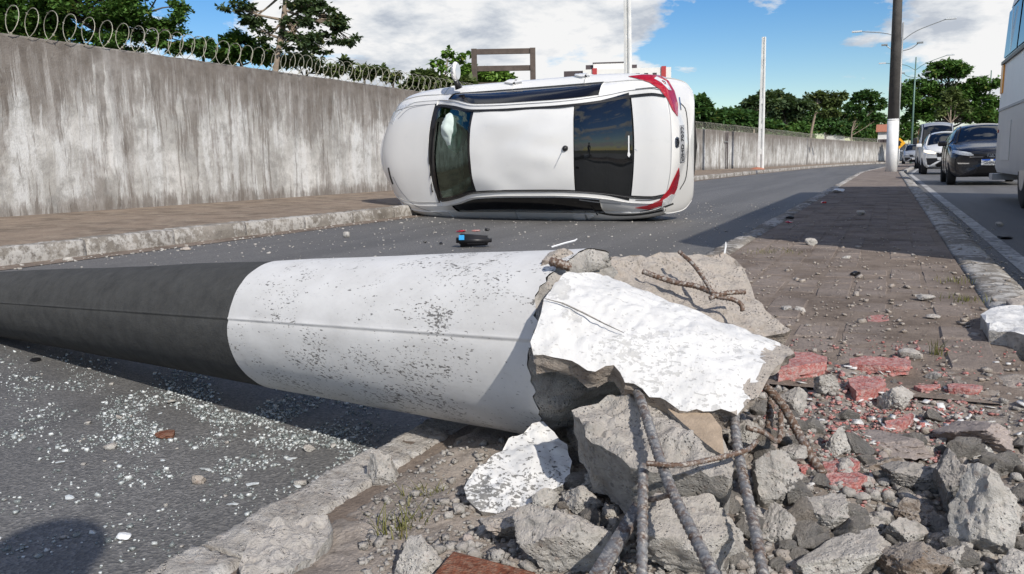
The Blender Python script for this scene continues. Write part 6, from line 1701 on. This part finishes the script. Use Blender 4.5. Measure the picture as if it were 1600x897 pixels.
for _ in range(500):
    y = rs.uniform(3.4, 14); x = .63 + abs(rs.normal(0, .10)); s = rs.choice([.008, .014, .022], p=[.6, .3, .1]); pts.append((x, y, s * .3)); sz.append(s)
crumbs('road_grit', pts, sz, M_conc_l, 16, .5, box=True)
# larger glass pieces, one object each
gm = []
for i in range(4):
    bm = rock_bm(300 + i, 1, 6, .1, .05); me = bpy.data.meshes.new('glass_shard'); bm.normal_update(); bm.to_mesh(me); bm.free(); me.materials.append(M_shard); gm.append(me)
for i in range(26):
    px, py = rs.normal(350, 230), rs.normal(690, 75)
    p = ground_at(px, py)
    if not (0 < px < 720 and 560 < py < 890) or p[0] > -1.08: continue
    o = bpy.data.objects.new('glass_shard', gm[i % 4]); COL.objects.link(o); s = rs.uniform(.012, .026); o.scale = (s * 1.3, s * .7, s * .22); o.rotation_euler = (rs.normal(0, .1), rs.normal(0, .1), rs.uniform(-.6, .6)); o.location = (p[0], p[1], s * .10)
    tag(o, 'larger clear glass shard lying flat among the crumbs on the asphalt', 'glass shard', 'larger glass shards')

# stones on the road and the median, placed singly
def stone(label, px, py, w, h, mat, seed, z=None, cat='stone', name='stone', flat=1.0):
    if z is None: z = 0.0
    p = ground_at(px, py, z); dep = float((p - np.array([0, 0, CAM_H])) @ CAM_M[:, 2]); k = dep / FPX
    bm = rock_bm(seed, 3, 9, .1, .05)
    for v in bm.verts: v.co = Vector((v.co.x * w * k, v.co.y * w * k * .8, v.co.z * h * k * flat))
    o = mk_bm(name, bm, mat, None, True); sharp(o); o.location = (p[0], p[1] + w * k * .2, z + h * k * flat * .42); tag(o, label, cat); return o
ST = [('pale stone on the road left of the car front', 540, 371, 13, 10, M_conc_l, 0), ('flat tan stone in the gutter far left', 287, 391, 20, 6, M_conc_w, 0), ('small pale stone by the kerb foot far left', 104, 408, 16, 7, M_conc_l, 0),
      ('pale round stone on the left edge of the median', 1267, 384, 19, 13, M_conc_l, .12), ('small white stone in the shade on the median', 1345, 336, 14, 8, M_conc_l, .12), ('tiny pale stone at the near edge of the shade', 1427, 402, 8, 6, M_conc_l, .12),
      ('flat pale stone on the median right side', 1446, 470, 30, 10, M_conc_l, .12), ('left one of two small grey stones on the median', 1228, 486, 17, 9, M_conc_l, .12), ('right one of two small grey stones on the median', 1250, 487, 17, 9, M_conc_l, .12),
      ('flat stone right of the small red paver', 1458, 498, 22, 7, M_conc, .12), ('grey lump behind the flat red paver', 1420, 566, 34, 22, M_conc, .11), ('small dark grey stone right of the flat red paver', 1458, 597, 24, 16, M_conc_d, .11),
      ('pale stone on the right carriageway', 1562, 354, 12, 8, M_conc_l, 0), ('dark flat stone on the right carriageway', 1571, 374, 22, 6, M_black, 0), ('pale flat stone on the median near the kerb', 1322, 404, 14, 5, M_conc_l, .12),
      ('tan kerb lump at the right edge of the picture', 1592, 488, 44, 24, M_conc_w, .05), ('small white shard by the left median kerb', 1310, 301, 18, 7, M_sticker, .12),
      ('pale flat pebble on the asphalt in the middle of the glass', 480, 706, 20, 11, M_conc_l, 0), ('yellowish pebble on the asphalt', 306, 756, 22, 15, M_conc_w, 0), ('white flake on the asphalt near the shadow', 190, 843, 26, 8, M_sticker, 0),
      ('pale pebble near the kerb line', 580, 768, 14, 9, M_conc_l, .0), ('pale stone beside the lower kerb', 520, 700, 10, 7, M_conc_l, 0)]
for i, (lab, px, py, w, h, mt, z) in enumerate(ST): stone(lab, px, py, w, h, mt, 400 + i, z)
# white kerb fragment on the right
fragment('kerb_fragment', 'white-painted broken kerb piece at the right edge of the median', 'kerb piece', [(1532, 490), (1548, 482), (1580, 478), (1610, 480), (1640, 500), (1640, 528), (1600, 521), (1560, 514), (1545, 512)],
    lambda x, y: (0.17 - CAM_H) / pix_ray(x, y)[2], .10, [M_slab_white, M_conc_l], 91, rough=.01, back=.02, jag=1.5, cuts=4)
fragment('kerb_fragment', 'tan loose kerb piece behind the white one at the right edge', 'kerb piece', [(1572, 468), (1600, 462), (1640, 464), (1640, 492), (1604, 488), (1580, 478)],
    lambda x, y: (0.15 - CAM_H) / pix_ray(x, y)[2], .10, [M_conc_w, M_conc_w], 92, rough=.01, back=.02, jag=1.2, cuts=4)
fragment('cement_patch', 'pale lumpy cement patch on the kerb line at the lower left', 'cement patch', [(372, 880), (390, 850), (430, 822), (470, 810), (512, 806), (520, 826), (505, 850), (470, 880), (440, 905), (380, 905)],
    lambda x, y: (0.115 - CAM_H) / pix_ray(x, y)[2], .07, [M_conc_l, M_conc_l], 93, rough=.016, back=.01, jag=1.5, cuts=4)
# mirror housing torn off the car
p = ground_at(741, 386); mh = empty('mirror_housing', (p[0], p[1], 0), math.radians(20)); tag(mh, 'black torn-off mirror housing with a blue label on the road', 'mirror housing')
bm = bmesh.new(); bmesh.ops.create_cube(bm, size=1.0); bmesh.ops.scale(bm, vec=(.30, .13, .115), verts=bm.verts); bmesh.ops.bevel(bm, geom=list(bm.edges), offset=.035, segments=3, affect='EDGES')
for v in bm.verts: v.co.z *= 1 - .35 * (v.co.x + .15) / .3; v.co.z += .06 - .012 * (v.co.x + .15)
mk_bm('shell', bm, M_black, mh, True)
V, F = box_vf(-.12, -.075, -.072, -.060, .068, .108); mk('blue_label', V, F, M_cyan, mh)
V, F = box_vf(-.05, .10, -.066, -.060, .03, .04); mk('ridge', V, F, M_black_g, mh)
for (lab, px, py, w, h, mt) in [('red lamp lens shard on the road below the car', 718, 363, 16, 4, M_red), ('second, paler red lens shard right of the first', 742, 362, 14, 3, M_brick), ('small black plastic bit by the red shards', 761, 361, 8, 5, M_black), ('tiny black plastic bit left of the mirror housing', 663, 380, 6, 4, M_black), ('black plastic bit left of the mirror', 688, 382, 7, 4, M_black),
      ('red shard at the left median kerb', 1232, 349, 12, 4, M_red), ('black plastic scrap at the left median kerb', 1234, 342, 14, 5, M_black), ('red shard far along the left median kerb', 1287, 318, 9, 4, M_red), ('black crumpled scrap in the middle of the median', 1336, 432, 16, 9, M_black), ('black scrap lying on the asphalt at the far left', 52, 565, 20, 5, M_black), ('rusty leaf-like scrap on the asphalt', 255, 684, 40, 8, M_brick_d)]:
    z = .12 if px > 1200 else 0.0
    stone(lab, px, py, w, h, mt, int(px) + 3, z, 'debris', 'scrap')
for (lab, ax_, py, pts_) in [('thin pale plastic strip sticking up behind the pole break', 880, 383, [(862, 386, 1.9), (882, 380, 1.9), (898, 376, 1.9), (902, 373, 1.9)]), ('upright white splinter behind the tan slab', 1134, 390, [(1132, 396, 1.9), (1134, 385, 1.9), (1134, 378, 1.9)])]:
    P_ = [point_at(*q) for q in pts_]; V, F = tube_vf(P_, [.0022] * (len(P_) - 1) + [.001], 5); o0 = np.array(V).mean(0); o = mk('plastic_strip', np.array(V) - o0, F, M_plate_w); o.location = tuple(o0); tag(o, lab, 'strip')
# weeds
def weed(label, px, py, z, n, hgt, seed, spread):
    p = ground_at(px, py, z); r_ = random.Random(seed); V, F = [], []
    for i in range(n):
        a = r_.uniform(0, 6.28); rr = spread * r_.random(); bx, by = rr * math.cos(a), rr * math.sin(a); h = hgt * r_.uniform(.5, 1.1); ln = r_.uniform(.2, .8) * h; w = .0016 * r_.uniform(.7, 1.5)
        a2 = r_.uniform(0, 6.28); dx, dy = math.cos(a2), math.sin(a2); b = len(V)
        for t in (0, .4, .75, 1.0):
            cx, cy, cz = bx + dx * ln * t * t, by + dy * ln * t * t, h * t - .3 * h * t * t; ww = w * (1 - t * .9); V += [(cx - dy * ww, cy + dx * ww, cz), (cx + dy * ww, cy - dx * ww, cz)]
        for k in range(3): F.append((b + 2 * k, b + 2 * k + 1, b + 2 * k + 3, b + 2 * k + 2))
    o = mk('weed_tuft', V, F, M_grass); o.location = tuple(p); tag(o, label, 'weeds', 'weed tufts on the median')
weed('weed tuft growing by the bottom-left grey chunk', 628, 842, .085, 70, .075, 1, .05); weed('dry weed tuft on the soil beside the white speckled fragment', 668, 790, .085, 60, .05, 2, .05)
weed('thin weed tuft on the dusty median right of the slab', 1466, 556, .115, 26, .08, 3, .03); weed('low weeds in the right kerb joint', 1505, 470, .12, 60, .04, 4, .10)
weed('low weeds along the left kerb joint', 1205, 395, .12, 90, .035, 5, .20); weed('tiny weeds in the right kerb joint farther up', 1488, 440, .12, 50, .04, 6, .10)

# ------------------------------------------------------------------ the photographer, whose shadow falls at the lower left
def person():
    root = empty('person', (0.25, -0.66, 0.02)); tag(root, 'person in a dark shirt and jeans bending behind the camera, shadow at lower left', 'person')
    J = {'pelvis': (0, 0, .88, .15, .12), 'waist': (0, .06, 1.02, .145, .11), 'chest': (0, .14, 1.20, .17, .12), 'neck': (0, .20, 1.36, .055, .055), 'headb': (0, .235, 1.43, .075, .085), 'head': (0, .26, 1.51, .085, .10), 'crown': (0, .255, 1.585, .06, .07)}
    ed = [('pelvis', 'waist'), ('waist', 'chest'), ('chest', 'neck'), ('neck', 'headb'), ('headb', 'head'), ('head', 'crown')]
    for s, n in ((-1, 'l'), (1, 'r')):
        J.update({'sh' + n: (s * .19, .13, 1.29, .065, .065), 'el' + n: (s * .27, .16, 1.03, .048, .048), 'wr' + n: (s * .10, .22, .80, .032, .032), 'pa' + n: (s * .06, .235, .775, .03, .038),
                  'hp' + n: (s * .10, 0, .82, .10, .10), 'kn' + n: (s * .13, .03, .46, .065, .065), 'an' + n: (s * .14, -.03, .08, .042, .042), 'to' + n: (s * .16, .12, .03, .04, .03)})
        ed += [('chest', 'sh' + n), ('sh' + n, 'el' + n), ('el' + n, 'wr' + n), ('wr' + n, 'pa' + n), ('pelvis', 'hp' + n), ('hp' + n, 'kn' + n), ('kn' + n, 'an' + n), ('an' + n, 'to' + n)]
        for i in range(4):
            J['f%d' % i + n] = (s * (.045 - i * .004), .262, .795 - i * .016, .010, .010); J['g%d' % i + n] = (s * .02, .258, .80 - i * .016, .009, .009); ed += [('pa' + n, 'f%d' % i + n), ('f%d' % i + n, 'g%d' % i + n)]
        J['t' + n] = (s * .035, .215, .815, .010, .010); ed.append(('pa' + n, 't' + n))
    ks = list(J); me = bpy.data.meshes.new('body'); me.from_pydata([J[k][:3] for k in ks], [(ks.index(a), ks.index(b)) for a, b in ed], []); me.update()
    o = bpy.data.objects.new('body', me); COL.objects.link(o); o.parent = root
    sk = o.modifiers.new('skin', 'SKIN')
    if not me.skin_vertices: 
        bm = bmesh.new(); bm.from_mesh(me); bm.verts.layers.skin.verify(); bm.to_mesh(me); bm.free()
    for i, k in enumerate(ks): me.skin_vertices[0].data[i].radius = J[k][3:5]; me.skin_vertices[0].data[i].use_root = (k == 'pelvis')
    o.modifiers.new('sub', 'SUBSURF').levels = 1; o.modifiers['sub'].render_levels = 2; sk.use_smooth_shade = True
    me.materials.append(M_cloth)
    bm = bmesh.new(); bmesh.ops.create_icosphere(bm, subdivisions=3, radius=1.0)
    for v in bm.verts: v.co = Vector((v.co.x * .10, v.co.y * .115 + .245, max(v.co.z, -.25) * .10 + 1.535))
    mk_bm('hair', bm, M_hair, root, True)
    ph = bevel_box('phone', .15, .008, .075, M_black_g, .004, None, 2, (0.25, -0.66 + .242, .02 + .765)); tag(ph, 'black phone held in both hands behind the camera', 'phone')
person()
